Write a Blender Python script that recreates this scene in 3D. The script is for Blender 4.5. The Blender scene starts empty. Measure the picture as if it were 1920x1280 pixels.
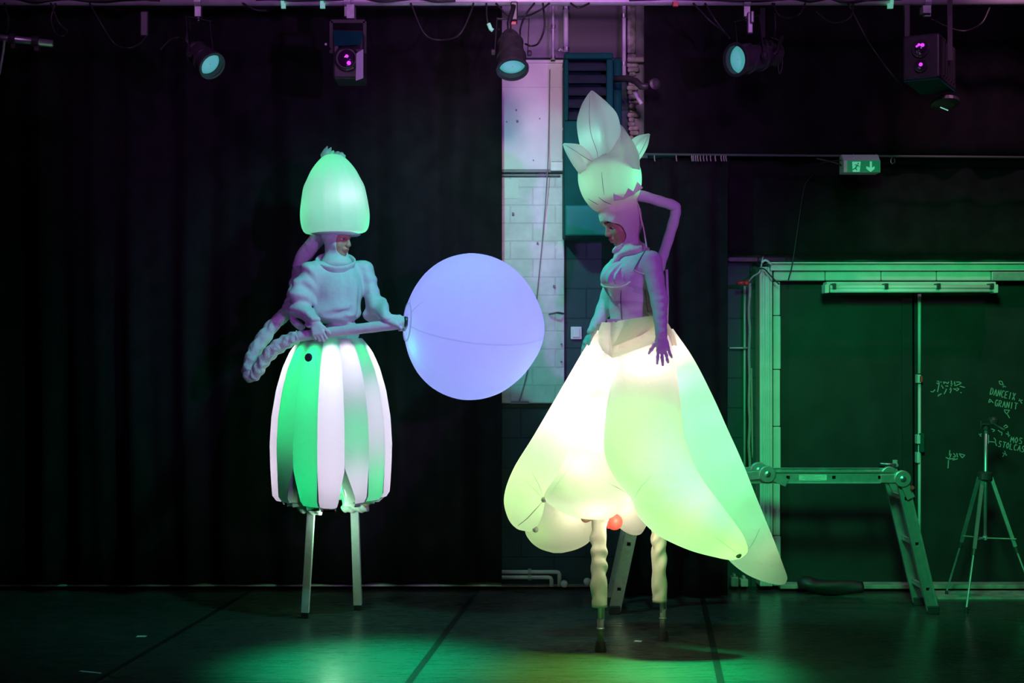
import bpy, math, random
import numpy as np
from mathutils import Vector, Matrix
random.seed(4)
PI = math.pi
sc = bpy.context.scene
COL = sc.collection

# ------------------------------------------------------------------ camera
F = 2667.0                      # focal length in pixels of a 1920 wide frame (50 mm)
CH = 1.56                       # eye height
TILT = math.atan(24 / F)
CT, ST = math.cos(TILT), math.sin(TILT)
cam = bpy.data.cameras.new('camera')
cam.lens = 50.0; cam.sensor_width = 36.0
cam.clip_start = 0.05; cam.clip_end = 100
camo = bpy.data.objects.new('camera', cam)
camo.location = (0, 0, CH); camo.rotation_euler = (PI / 2 + TILT, 0, 0)
COL.objects.link(camo); sc.camera = camo
sc.view_settings.view_transform = 'Standard'
sc.view_settings.look = 'None'
sc.view_settings.exposure = 0.0
sc.view_settings.gamma = 1.0
sc.cycles.use_denoising = True
sc.cycles.max_bounces = 7
sc.cycles.diffuse_bounces = 3
sc.cycles.glossy_bounces = 3
sc.cycles.transmission_bounces = 4
sc.cycles.sample_clamp_indirect = 2.5
sc.cycles.caustics_reflective = False
sc.cycles.caustics_refractive = False

def P(x, y, Y):
    """world point at depth Y seen at photograph pixel x, y"""
    u = (x - 960) / F; v = (640 - y) / F
    dx, dy, dz = u, CT - ST * v, ST + CT * v
    return Vector((dx * Y / dy, Y, CH + dz * Y / dy))
def FY(y):                      # depth of the floor at pixel row y
    v = (640 - y) / F
    return CH * (CT - ST * v) / -(ST + CT * v)
def G(x, y):
    p = P(x, y, FY(y)); p.z = 0; return p

# ------------------------------------------------------------------ world, stage light and added fill spots
w = bpy.data.worlds.new('world'); sc.world = w; w.use_nodes = True
w.node_tree.nodes['Background'].inputs[0].default_value = (0.012, 0.016, 0.02, 1)
w.node_tree.nodes['Background'].inputs[1].default_value = 0.12

def spot(name, loc, aim, power, col, deg=40, blend=0.5, r=0.06):
    l = bpy.data.lights.new(name, 'SPOT'); l.energy = power; l.color = col
    l.spot_size = math.radians(deg); l.spot_blend = blend; l.shadow_soft_size = r
    o = bpy.data.objects.new(name, l); COL.objects.link(o); o.location = loc
    o.rotation_euler = (Vector(aim) - Vector(loc)).to_track_quat('-Z', 'Y').to_euler()
    return o
LSG, LSW, HATW, HATG, BALLP, PET, HDP = .80, .85, .36, .42, 5.6, 1.5, .42     # costume light powers (W)
spot('teal_spot', (-.32, 7.45, 3.15), (-.25, 8.9, 1.2), 85, (.06, 1.0, .80), 125, .6, .06)
spot('magenta_spot', (2.6, 1.4, 2.6), (.0, 8.4, 2.35), 660, (.62, .13, 1.0), 32, .5, .08)
spot('magenta_fill_spot', (-3.0, 2.2, 2.1), (-1.05, 8.6, 2.0), 220, (.62, .13, 1.0), 13, .6, .08)
spot('pink_spot', (.25, 2.2, 4.4), (.15, 9.5, 2.85), 680, (1.0, .58, .86), 17, .4, .45)
spot('pink_top_spot', (3.2, 7.7, 4.3), (3.0, 9.3, 1.9), 60, (1.0, .40, .80), 60, .6, .08)
spot('rig_fill_spot', (-2.2, 5.2, 4.5), (-1.9, 8.6, 3.85), 100, (.80, .30, 1.0), 46, .6, .3)  # three added fills so the lanterns and pipe show
spot('rig_fill_spot', (2.0, 5.2, 4.5), (1.9, 8.6, 3.85), 100, (.80, .30, 1.0), 46, .6, .3)
spot('rig_fill_spot', (0, 5.6, 4.7), (0, 8.6, 3.9), 90, (.80, .40, 1.0), 40, .6, .3)
spot('green_spot', (1.1, 4.2, 3.3), (3.0, 9.5, .9), 760, (.03, 1.0, .30), 36, .5, .35)
spot('green_floor_fill_spot', (-.9, 6.5, 4.2), (-.70, 7.1, 0), 5600, (.0, 1.0, .40), 22, 1.0, .2)  # added overhead spots make the green and yellow patches on the floor
spot('yellow_floor_fill_spot', (.5, 6.4, 4.2), (.38, 6.95, 0), 2500, (.36, 1.0, .04), 18, 1.0, .2)
spot('green_floor_fill_spot', (1.1, 6.2, 4.2), (.86, 7.0, 0), 7500, (.0, 1.0, .28), 15, 1.0, .2)
def lamp(name, loc, power, col, r=0.05, parent=None):
    l = bpy.data.lights.new(name, 'POINT'); l.energy = power; l.color = col; l.shadow_soft_size = r
    o = bpy.data.objects.new(name, l); COL.objects.link(o)
    o.location = Vector(loc) - (ORG.get(parent.name, Vector()) if parent else Vector())
    if parent: o.parent = parent
    return o
def area(name, loc, direction, power, col, sx, sy, parent=None):
    l = bpy.data.lights.new(name, 'AREA'); l.energy = power; l.color = col
    l.shape = 'RECTANGLE'; l.size = sx; l.size_y = sy
    o = bpy.data.objects.new(name, l); COL.objects.link(o)
    o.location = Vector(loc) - (ORG.get(parent.name, Vector()) if parent else Vector())
    o.rotation_euler = Vector(direction).to_track_quat('-Z', 'Y').to_euler()
    if parent: o.parent = parent
    return o

# ------------------------------------------------------------------ materials
MATS = {}
def nd(nt, t, **kw):
    n = nt.nodes.new(t)
    for k, v in kw.items(): setattr(n, k, v)
    return n
def mat(name, col, rough=0.6, metal=0.0, spec=0.5, noise=0.0, nscale=20, bump=0.0, bscale=60, emit=None, es=0, col2=None,
        sheen=0.0, stretch=(1, 1, 1)):
    m = bpy.data.materials.new(name); m.use_nodes = True; nt = m.node_tree
    b = nt.nodes['Principled BSDF']
    b.inputs['Base Color'].default_value = (*col, 1); b.inputs['Roughness'].default_value = rough
    b.inputs['Metallic'].default_value = metal; b.inputs['Specular IOR Level'].default_value = spec
    if sheen: b.inputs['Sheen Weight'].default_value = sheen
    tc = nd(nt, 'ShaderNodeTexCoord'); mp = nd(nt, 'ShaderNodeMapping'); mp.inputs['Scale'].default_value = stretch
    nt.links.new(tc.outputs['Object'], mp.inputs[0])
    if noise:
        n = nd(nt, 'ShaderNodeTexNoise'); n.inputs['Scale'].default_value = nscale; n.inputs['Detail'].default_value = 5
        nt.links.new(mp.outputs[0], n.inputs['Vector'])
        mx = nd(nt, 'ShaderNodeMix', data_type='RGBA'); c2 = col2 or tuple(c * (1 - noise) for c in col)
        mx.inputs['A'].default_value = (*col, 1); mx.inputs['B'].default_value = (*c2, 1)
        r = nd(nt, 'ShaderNodeMapRange'); r.inputs[1].default_value = .35; r.inputs[2].default_value = .65
        nt.links.new(n.outputs[0], r.inputs[0]); nt.links.new(r.outputs[0], mx.inputs['Factor'])
        nt.links.new(mx.outputs['Result'], b.inputs['Base Color'])
    if bump:
        n2 = nd(nt, 'ShaderNodeTexNoise'); n2.inputs['Scale'].default_value = bscale; n2.inputs['Detail'].default_value = 4
        nt.links.new(mp.outputs[0], n2.inputs['Vector'])
        bp = nd(nt, 'ShaderNodeBump'); bp.inputs['Strength'].default_value = bump; bp.inputs['Distance'].default_value = 0.01
        nt.links.new(n2.outputs[0], bp.inputs['Height']); nt.links.new(bp.outputs[0], b.inputs['Normal'])
    if emit:
        b.inputs['Emission Color'].default_value = (*emit, 1); b.inputs['Emission Strength'].default_value = es
    MATS[name] = m; return m
def glow(name, col, trans=0.7, bump=0.25, bscale=9, dcol=None):
    """thin white inflatable cloth: light from inside passes through it"""
    m = bpy.data.materials.new(name); m.use_nodes = True; nt = m.node_tree; nt.nodes.clear()
    out = nd(nt, 'ShaderNodeOutputMaterial'); mx = nd(nt, 'ShaderNodeMixShader'); mx.inputs[0].default_value = trans
    d = nd(nt, 'ShaderNodeBsdfDiffuse'); t = nd(nt, 'ShaderNodeBsdfTranslucent')
    d.inputs[0].default_value = (*(dcol or col), 1); t.inputs[0].default_value = (*col, 1)
    tc = nd(nt, 'ShaderNodeTexCoord'); n = nd(nt, 'ShaderNodeTexNoise'); n.inputs['Scale'].default_value = bscale
    n.inputs['Detail'].default_value = 3; n.inputs['Distortion'].default_value = .6
    nt.links.new(tc.outputs['Object'], n.inputs['Vector'])
    bp = nd(nt, 'ShaderNodeBump'); bp.inputs['Strength'].default_value = bump; bp.inputs['Distance'].default_value = 0.04
    nt.links.new(n.outputs[0], bp.inputs['Height'])
    for s in (d, t): nt.links.new(bp.outputs[0], s.inputs['Normal'])
    nt.links.new(d.outputs[0], mx.inputs[1]); nt.links.new(t.outputs[0], mx.inputs[2]); nt.links.new(mx.outputs[0], out.inputs[0])
    MATS[name] = m; return m

mat('cloth', (.62, .62, .64), .85, noise=.08, nscale=30, bump=.35, bscale=28, spec=.2)
mat('jersey', (.60, .60, .63), .8, noise=.06, nscale=40, bump=.25, bscale=45, spec=.25)
mat('corset', (.50, .50, .54), .6, noise=.1, nscale=30, bump=.2, bscale=60, spec=.4)
mat('cream', (.75, .70, .60), .8, noise=.06, bump=.3, bscale=20, spec=.2)
mat('skin', (.50, .25, .17), .5, noise=.12, nscale=40, bump=.08, bscale=90)
mat('dark_seam', (.12, .10, .14), .8)
mat('lip', (.42, .10, .09), .4)
mat('brow', (.05, .03, .02), .8)
mat('eye_white', (.8, .8, .8), .2)
mat('iris', (.03, .02, .02), .2)
mat('teeth', (.8, .8, .75), .3)
mat('velvet', (.011, .011, .012), .95, noise=.4, nscale=8, spec=.15, sheen=.03)
mat('velvet_b', (.016, .016, .018), .95, noise=.4, nscale=6, spec=.15, sheen=.15)
mat('black', (.015, .015, .016), .5, noise=.3, nscale=20)
mat('can_black', (.045, .042, .046), .38, noise=.3, nscale=25, spec=.6)
mat('rubber', (.015, .015, .015), .7)
mat('cable', (.02, .02, .022), .5)
mat('alu', (.62, .64, .65), .38, metal=.85, noise=.15, nscale=30)
mat('alu_dull', (.50, .53, .53), .5, metal=.5, noise=.25, nscale=30)
mat('rail_metal', (.10, .11, .11), .6, metal=.3)
mat('pipe_metal', (.6, .6, .62), .4, metal=.35, noise=.2, nscale=12)
mat('steel', (.55, .55, .57), .28, metal=.9)
mat('white_paint', (.80, .79, .78), .6, noise=.12, nscale=5, bump=.2, bscale=20)
mat('pipe_paint', (.78, .78, .80), .4, noise=.1)
mat('grey_paint', (.25, .25, .27), .6, noise=.3, nscale=6, bump=.2)
mat('purple_plaster', (.34, .32, .36), .8, noise=.3, nscale=5, bump=.3)
mat('vent_metal', (.002, .085, .072), .75, spec=.15, noise=.2, nscale=8)
mat('vent_slat', (.035, .05, .075), .45, noise=.3, nscale=8)
mat('duct_metal', (.006, .20, .17), .5, spec=.25, metal=.15, noise=.2, nscale=6)
mat('crumble', (.62, .56, .56), .9, noise=.7, nscale=16, bump=1.0, bscale=22)
mat('door_black', (.020, .024, .024), .55, noise=.5, nscale=4, spec=.4)
mat('frame_paint', (.62, .66, .62), .55, noise=.12, nscale=10)
mat('switch_white', (.85, .85, .86), .4)
mat('red_plastic', (.65, .05, .05), .4)
mat('chalk', (.38, .42, .40), .9)
mat('sill', (.42, .36, .34), .6, noise=.4, nscale=12)
mat('sign_green', (.01, .35, .13), .4, emit=(.0, .5, .2), es=.12)
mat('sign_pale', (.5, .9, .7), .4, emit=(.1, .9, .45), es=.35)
mat('sign_body', (.7, .68, .68), .5)
mat('label', (.75, .75, .72), .5, noise=.2, nscale=60)
mat('label_ink', (.2, .22, .22), .5)
mat('tape_white', (.8, .8, .8), .6)
mat('tape_black', (.016, .016, .016), .35, noise=.4, nscale=12)
mat('rope', (.35, .38, .35), .9, bump=.8, bscale=120)
mat('lens_teal', (.35, .6, .62), .15, emit=(.10, .55, .58), es=.55)  # unlit lens; faint emission stands in for reflected teal light
mat('lens_purple', (.05, .01, .06), .05, spec=1.0)
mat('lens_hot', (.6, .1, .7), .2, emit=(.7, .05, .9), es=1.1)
mat('red_led', (.8, .1, .08), .4, emit=(1.0, .10, .06), es=.9)
mat('flap_grey', (.5, .5, .6), .4)
glow('petal_cloth', (.88, .88, .86), .75, .38, 7)
glow('hat_cloth', (.88, .88, .86), .80, .15, 7)
glow('ball_cloth', (.90, .90, .90), .88, .06, 4)
glow('panel_cloth', (.90, .90, .90), .88, .12, 8)
glow('hood_cloth', (.84, .78, .74), .30, .25, 30)
glow('waist_cloth', (.86, .82, .66), .72, .3, 14)
glow('dim_cloth', (.70, .68, .64), .35, .4, 14)
glow('tube_cloth', (.74, .76, .76), .25, .5, 18)

def floor_mat():
    m = mat('floor_vinyl', (.016, .018, .018), .3, spec=.45); nt = m.node_tree; b = nt.nodes['Principled BSDF']
    tc = nd(nt, 'ShaderNodeTexCoord')
    mp = nd(nt, 'ShaderNodeMapping'); mp.inputs['Scale'].default_value = (1.2, 16, 1); mp.inputs['Rotation'].default_value = (0, 0, .1)
    n = nd(nt, 'ShaderNodeTexNoise'); n.inputs['Scale'].default_value = 5; n.inputs['Detail'].default_value = 8
    nt.links.new(tc.outputs['Object'], mp.inputs[0]); nt.links.new(mp.outputs[0], n.inputs['Vector'])
    n3 = nd(nt, 'ShaderNodeTexNoise'); n3.inputs['Scale'].default_value = 1.3; n3.inputs['Detail'].default_value = 5
    nt.links.new(tc.outputs['Object'], n3.inputs['Vector'])
    r = nd(nt, 'ShaderNodeMapRange'); r.inputs[3].default_value = .17; r.inputs[4].default_value = .25
    nt.links.new(n3.outputs[0], r.inputs[0])
    ad = nd(nt, 'ShaderNodeMath', operation='MULTIPLY_ADD'); ad.inputs[1].default_value = .14
    nt.links.new(n.outputs[0], ad.inputs[0]); nt.links.new(r.outputs[0], ad.inputs[2])
    nt.links.new(ad.outputs[0], b.inputs['Roughness'])
    mx = nd(nt, 'ShaderNodeMix', data_type='RGBA')
    mx.inputs['A'].default_value = (.026, .030, .028, 1); mx.inputs['B'].default_value = (.062, .066, .063, 1)
    nt.links.new(n.outputs[0], mx.inputs['Factor']); nt.links.new(mx.outputs['Result'], b.inputs['Base Color'])
    bp = nd(nt, 'ShaderNodeBump'); bp.inputs['Strength'].default_value = .12; bp.inputs['Distance'].default_value = .004
    nt.links.new(n.outputs[0], bp.inputs['Height']); nt.links.new(bp.outputs[0], b.inputs['Normal'])
    return m
def brick_mat(name, c1, c2, mortar, bw=.44, bh=.2, rough=.7):
    m = mat(name, c1, rough); nt = m.node_tree; b = nt.nodes['Principled BSDF']
    tc = nd(nt, 'ShaderNodeTexCoord'); sp = nd(nt, 'ShaderNodeSeparateXYZ'); cb = nd(nt, 'ShaderNodeCombineXYZ')
    nt.links.new(tc.outputs['Object'], sp.inputs[0]); nt.links.new(sp.outputs[0], cb.inputs[0]); nt.links.new(sp.outputs[2], cb.inputs[1])
    br = nd(nt, 'ShaderNodeTexBrick'); br.inputs['Scale'].default_value = 1
    br.inputs['Brick Width'].default_value = bw; br.inputs['Row Height'].default_value = bh
    br.inputs['Mortar Size'].default_value = .006; br.inputs['Mortar Smooth'].default_value = .6
    br.inputs['Color1'].default_value = (*c1, 1); br.inputs['Color2'].default_value = (*c2, 1); br.inputs['Mortar'].default_value = (*mortar, 1)
    nt.links.new(cb.outputs[0], br.inputs['Vector'])
    n = nd(nt, 'ShaderNodeTexNoise'); n.inputs['Scale'].default_value = 14; n.inputs['Detail'].default_value = 6
    nt.links.new(tc.outputs['Object'], n.inputs['Vector'])
    r = nd(nt, 'ShaderNodeMapRange'); r.inputs[3].default_value = .72; r.inputs[4].default_value = 1.15
    nt.links.new(n.outputs[0], r.inputs[0])
    mx = nd(nt, 'ShaderNodeMix', data_type='RGBA', blend_type='MULTIPLY'); mx.inputs['Factor'].default_value = 1
    nt.links.new(br.outputs['Color'], mx.inputs['A']); nt.links.new(r.outputs[0], mx.inputs['B'])
    nt.links.new(mx.outputs['Result'], b.inputs['Base Color'])
    ad = nd(nt, 'ShaderNodeMath', operation='SUBTRACT'); nt.links.new(n.outputs[0], ad.inputs[0]); nt.links.new(br.outputs['Fac'], ad.inputs[1])
    bp = nd(nt, 'ShaderNodeBump'); bp.inputs['Strength'].default_value = .5; bp.inputs['Distance'].default_value = .006
    nt.links.new(ad.outputs[0], bp.inputs['Height']); nt.links.new(bp.outputs[0], b.inputs['Normal'])
    return m
floor_mat()
brick_mat('dark_block', (.026, .075, .08), (.020, .065, .07), (.012, .04, .045))
brick_mat('white_block', (.74, .72, .74), (.71, .70, .72), (.64, .62, .64), .30, .12)

# ------------------------------------------------------------------ mesh helpers
ORG = {}
def tag(o, label=None, cat=None, group=None, kind=None):
    if label: o['label'] = label
    if cat: o['category'] = cat
    if group: o['group'] = group
    if kind: o['kind'] = kind
    return o
def thing(name, loc, label, cat, group=None):
    o = bpy.data.objects.new(name, None); COL.objects.link(o); o.location = loc; o.empty_display_size = .1
    ORG[o.name] = Vector(loc); return tag(o, label, cat, group)
def link_mesh(name, verts, faces, mats, fm=None, parent=None, smooth=True, bevel=0, solid=0, sub=0):
    V = np.array(verts, dtype=float).reshape(-1, 3)
    if parent is not None: org = ORG[parent.name]
    else: org = Vector(((V[:, 0].min() + V[:, 0].max()) / 2, (V[:, 1].min() + V[:, 1].max()) / 2, V[:, 2].min()))
    V = V - np.array(org)
    me = bpy.data.meshes.new(name); me.from_pydata(V.tolist(), [], faces if isinstance(faces, list) else faces.tolist())
    if not isinstance(mats, (list, tuple)): mats = [mats]
    for mm in mats: me.materials.append(MATS[mm])
    if fm is not None: me.polygons.foreach_set('material_index', np.array(fm, dtype=np.int32))
    me.polygons.foreach_set('use_smooth', [smooth] * len(me.polygons))
    me.update()
    o = bpy.data.objects.new(name, me); COL.objects.link(o)
    if parent is not None: o.parent = parent
    else: o.location = org
    ORG[o.name] = Vector(org)
    if bevel:
        b = o.modifiers.new('bevel', 'BEVEL'); b.width = bevel; b.segments = 2; b.limit_method = 'ANGLE'
    if solid:
        s = o.modifiers.new('solid', 'SOLIDIFY'); s.thickness = solid; s.offset = 0
    if sub:
        s = o.modifiers.new('sub', 'SUBSURF'); s.levels = sub; s.render_levels = sub
    return o
def frames(pts):
    """parallel-transport frames along a path"""
    pts = [Vector(p) for p in pts]; T = []
    for i in range(len(pts)):
        a = pts[max(i - 1, 0)]; b = pts[min(i + 1, len(pts) - 1)]; T.append((b - a).normalized())
    up = Vector((0, 0, 1)) if abs(T[0].z) < .9 else Vector((0, 1, 0))
    n = (up - T[0] * up.dot(T[0])).normalized(); out = []
    for t in T:
        n = (n - t * n.dot(t)).normalized(); out.append((t, n, t.cross(n)))
    return out
def spline(pts, n=8):
    """Catmull-Rom through points (any dimension)"""
    A = np.array([tuple(p) for p in pts], dtype=float); A = np.vstack([2 * A[0] - A[1], A, 2 * A[-1] - A[-2]])
    out = []
    for i in range(1, len(A) - 2):
        for k in range(n):
            t = k / n; a, b, c, d = A[i - 1], A[i], A[i + 1], A[i + 2]
            out.append(.5 * ((2 * b) + (c - a) * t + (2 * a - 5 * b + 4 * c - d) * t * t + (3 * b - a - 3 * c + d) * t ** 3))
    out.append(A[-2]); return np.array(out)
class MB:
    def __init__(s): s.v = []; s.f = []; s.m = []; s.cur = 0
    def add(s, vs, fs):
        o = len(s.v); s.v += [tuple(v) for v in vs]; s.f += [[i + o for i in f] for f in fs]; s.m += [s.cur] * len(fs); return s
    def box(s, a, b, R=None, c=None):
        a = Vector(a); b = Vector(b)
        vs = [Vector((x, y, z)) for x in (a.x, b.x) for y in (a.y, b.y) for z in (a.z, b.z)]
        if R is not None:
            c = Vector(c) if c is not None else (a + b) / 2
            vs = [R @ (v - c) + c for v in vs]
        return s.add(vs, [[0, 1, 3, 2], [4, 6, 7, 5], [0, 4, 5, 1], [2, 3, 7, 6], [0, 2, 6, 4], [1, 5, 7, 3]])
    def obox(s, c, X, Y, Z, hx, hy, hz):
        """oriented box"""
        c = Vector(c); vs = [c + X * (i * hx) + Y * (j * hy) + Z * (k * hz) for i in (-1, 1) for j in (-1, 1) for k in (-1, 1)]
        return s.add(vs, [[0, 1, 3, 2], [4, 6, 7, 5], [0, 4, 5, 1], [2, 3, 7, 6], [0, 2, 6, 4], [1, 5, 7, 3]])
    def bar(s, p, q, wx, wy, side=None):
        p = Vector(p); q = Vector(q); d = (q - p); L = d.length; d.normalize()
        sd = Vector(side) if side is not None else (Vector((0, 1, 0)) if abs(d.y) < .9 else Vector((1, 0, 0)))
        sd = (sd - d * sd.dot(d)).normalized(); o = d.cross(sd)
        return s.obox((p + q) / 2, o, sd, d, wx / 2, wy / 2, L / 2)
    def tube(s, pts, r, n=12, caps=True, fr=None):
        fr = frames(pts); N = len(pts); vs = []
        for i, p in enumerate(pts):
            t, a, b = fr[i]; p = Vector(p)
            for j in range(n):
                th = 2 * PI * j / n
                rr = r(i / (N - 1), th) if callable(r) else (r[i] if hasattr(r, '__len__') else r)
                vs.append(p + a * (math.cos(th) * rr) + b * (math.sin(th) * rr))
        fs = [[i * n + j, i * n + (j + 1) % n, (i + 1) * n + (j + 1) % n, (i + 1) * n + j] for i in range(N - 1) for j in range(n)]
        if caps:
            fs.append(list(range(n))[::-1]); fs.append([(N - 1) * n + j for j in range(n)])
        return s.add(vs, fs)
    def lathe(s, c, axis, prof, n=32, lobes=0, amp=0, up=None, ph=0, caps=True):
        """prof: (distance along axis, radius)"""
        c = Vector(c); t = Vector(axis).normalized()
        u = Vector(up) if up is not None else (Vector((0, 0, 1)) if abs(t.z) < .9 else Vector((0, 1, 0)))
        a = (u - t * u.dot(t)).normalized(); b = t.cross(a); vs = []
        for (d, r) in prof:
            for j in range(n):
                th = 2 * PI * j / n; rr = r
                if lobes: rr = r * (1 - amp + amp * abs(math.sin(lobes * (th + ph) / 2)) ** .6)
                vs.append(c + t * d + a * (math.cos(th) * rr) + b * (math.sin(th) * rr))
        N = len(prof)
        fs = [[i * n + j, i * n + (j + 1) % n, (i + 1) * n + (j + 1) % n, (i + 1) * n + j] for i in range(N - 1) for j in range(n)]
        if caps:
            fs.append(list(range(n))[::-1]); fs.append([(N - 1) * n + j for j in range(n)])
        return s.add(vs, fs)
    def prism(s, poly, off):
        """poly: list of 3D points, extruded by vector off"""
        n = len(poly); off = Vector(off)
        vs = [Vector(p) for p in poly] + [Vector(p) + off for p in poly]
        return s.add(vs, [list(range(n)), list(range(n, 2 * n))[::-1]] + [[i, i + n, (i + 1) % n + n, (i + 1) % n] for i in range(n)])
    def ball(s, c, r, n=12):
        c = Vector(c)
        return s.lathe(c, (0, 0, 1), [(-r * math.cos(PI * i / n), max(r * math.sin(PI * i / n), 1e-4)) for i in range(n + 1)], n * 2)
    def build(s, name, mats, parent=None, smooth=False, **k):
        o = link_mesh(name, s.v, s.f, mats, s.m, parent, smooth, **k)
        return o
def pbox(x0, y0, x1, y1, Y0, Y1):
    """box whose front face (depth Y0) covers the pixel rectangle"""
    a = P(x0, y1, Y0); b = P(x1, y0, Y0); return (a.x, Y0, a.z), (b.x, Y1, b.z)
def smooth_angle(o, deg=35):
    me = o.data
    for p in me.polygons: p.use_smooth = True
    try: me.set_sharp_from_angle(angle=math.radians(deg))
    except Exception: pass
    return o

# ------------------------------------------------------------------ signed-distance bodies
class Field:
    def __init__(s, lo, hi, h):
        s.lo = np.array(lo, float); s.h = h
        s.n = np.ceil((np.array(hi, float) - s.lo) / h).astype(int) + 1
        s.f = np.full(s.n, .12, dtype=np.float32)
        s.ax = [s.lo[i] + h * np.arange(s.n[i]) for i in range(3)]
    def copy(s, off=0):
        o = Field.__new__(Field); o.lo = s.lo; o.h = s.h; o.n = s.n; o.ax = s.ax; o.f = s.f - np.float32(off); return o
    def box(s, lo, hi):
        sl = []
        for i in range(3):
            a = int(max(0, math.floor((lo[i] - s.lo[i]) / s.h))); b = int(min(s.n[i], math.ceil((hi[i] - s.lo[i]) / s.h) + 1))
            if b <= a: return None, None
            sl.append(slice(a, b))
        X = s.ax[0][sl[0]][:, None, None]; Y = s.ax[1][sl[1]][None, :, None]; Z = s.ax[2][sl[2]][None, None, :]
        return tuple(sl), (X, Y, Z)
    def put(s, sl, d, k, op):
        a = s.f[sl]; d = d.astype(np.float32)
        if op == 'u':
            h = np.maximum(k - np.abs(a - d), 0) / k; s.f[sl] = np.minimum(a, d) - h * h * k * .25
        elif op == 's':
            d = -d; h = np.maximum(k - np.abs(a - d), 0) / k; s.f[sl] = np.maximum(a, d) + h * h * k * .25
        elif op == 'i': s.f[sl] = np.maximum(a, d)
    def cap(s, a, b, ra, rb, k=.02, op='u'):
        a = np.array(a, float); b = np.array(b, float); m = max(ra, rb) + .11
        sl, g = s.box(np.minimum(a, b) - m, np.maximum(a, b) + m)
        if sl is None: return s
        d = b - a; L = max((d * d).sum(), 1e-9)
        px, py, pz = g[0] - a[0], g[1] - a[1], g[2] - a[2]
        t = np.clip((px * d[0] + py * d[1] + pz * d[2]) / L, 0, 1)
        dist = np.sqrt((px - t * d[0]) ** 2 + (py - t * d[1]) ** 2 + (pz - t * d[2]) ** 2) - (ra + (rb - ra) * t)
        s.put(sl, dist, k, op); return s
    def chain(s, pts, rs, k=.02):
        for i in range(len(pts) - 1): s.cap(pts[i], pts[i + 1], rs[i], rs[i + 1], k)
        return s
    def ell(s, c, r, M=None, k=.02, op='u'):
        """ellipsoid; M rows are its axes"""
        c = np.array(c, float); m = max(r) + .11
        sl, g = s.box(c - m, c + m)
        if sl is None: return s
        px, py, pz = g[0] - c[0], g[1] - c[1], g[2] - c[2]
        if M is None: q = (px, py, pz)
        else: q = [px * m_[0] + py * m_[1] + pz * m_[2] for m_ in M]
        k0 = np.sqrt((q[0] / r[0]) ** 2 + (q[1] / r[1]) ** 2 + (q[2] / r[2]) ** 2)
        k1 = np.sqrt((q[0] / r[0] ** 2) ** 2 + (q[1] / r[1] ** 2) ** 2 + (q[2] / r[2] ** 2) ** 2) + 1e-6
        s.put(sl, k0 * (k0 - 1) / k1, k, op); return s
    def plane(s, p, n):
        """keep only the side behind the plane"""
        X, Y, Z = s.ax[0][:, None, None], s.ax[1][None, :, None], s.ax[2][None, None, :]
        s.f = np.maximum(s.f, ((X - p[0]) * n[0] + (Y - p[1]) * n[1] + (Z - p[2]) * n[2]).astype(np.float32)); return s
    def warp(s, fn):
        X, Y, Z = s.ax[0][:, None, None], s.ax[1][None, :, None], s.ax[2][None, None, :]
        s.f = s.f + fn(X, Y, Z).astype(np.float32); return s
    def mesh(s):
        f = s.f; sg = f < 0
        c = np.zeros(np.array(f.shape) - 1, np.int8)
        for i in (0, 1):
            for j in (0, 1):
                for k in (0, 1):
                    c += sg[i:f.shape[0] - 1 + i, j:f.shape[1] - 1 + j, k:f.shape[2] - 1 + k]
        act = (c > 0) & (c < 8); ci = np.argwhere(act)
        idx = np.full(c.shape, -1, np.int64); idx[act] = np.arange(len(ci))
        pos = np.zeros((len(ci), 3)); cnt = np.zeros(len(ci))
        cor = [(i, j, k) for i in (0, 1) for j in (0, 1) for k in (0, 1)]
        for a in cor:
            for ax in range(3):
                if a[ax]: continue
                b = list(a); b[ax] = 1
                fa = f[ci[:, 0] + a[0], ci[:, 1] + a[1], ci[:, 2] + a[2]]; fb = f[ci[:, 0] + b[0], ci[:, 1] + b[1], ci[:, 2] + b[2]]
                mk = (fa < 0) != (fb < 0); t = np.where(mk, fa / np.where(mk, fa - fb, 1), 0)
                q = np.array(a, float)[None, :] + t[:, None] * (np.array(b) - np.array(a))[None, :]
                pos += q * mk[:, None]; cnt += mk
        V = s.lo + s.h * (ci + pos / cnt[:, None]); faces = []
        for ax in range(3):
            u, v = (ax + 1) % 3, (ax + 2) % 3
            sa = [slice(None)] * 3; sb = [slice(None)] * 3; sa[ax] = slice(0, -1); sb[ax] = slice(1, None)
            for q in (u, v): sa[q] = slice(1, -1); sb[q] = slice(1, -1)
            A = sg[tuple(sa)]; B = sg[tuple(sb)]
            for inside, flip in ((A & ~B, False), (~A & B, True)):
                e = np.argwhere(inside)
                if not len(e): continue
                e[:, u] += 1; e[:, v] += 1
                def cell(du, dv):
                    x = e.copy(); x[:, u] += du; x[:, v] += dv; return idx[x[:, 0], x[:, 1], x[:, 2]]
                q = np.stack([cell(-1, -1), cell(0, -1), cell(0, 0), cell(-1, 0)], 1)
                faces.append(q[:, ::-1] if flip else q)
        return V, np.vstack(faces)
def relax(V, Fq, it=2, w=.5):
    e = np.vstack([Fq[:, [0, 1]], Fq[:, [1, 2]], Fq[:, [2, 3]], Fq[:, [3, 0]]]); e = np.vstack([e, e[:, ::-1]])
    n = np.bincount(e[:, 0], minlength=len(V))[:, None]
    for _ in range(it):
        A = np.stack([np.bincount(e[:, 0], weights=V[e[:, 1], i], minlength=len(V)) for i in range(3)], 1)
        V = V * (1 - w) + w * A / np.maximum(n, 1)
    return V
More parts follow.
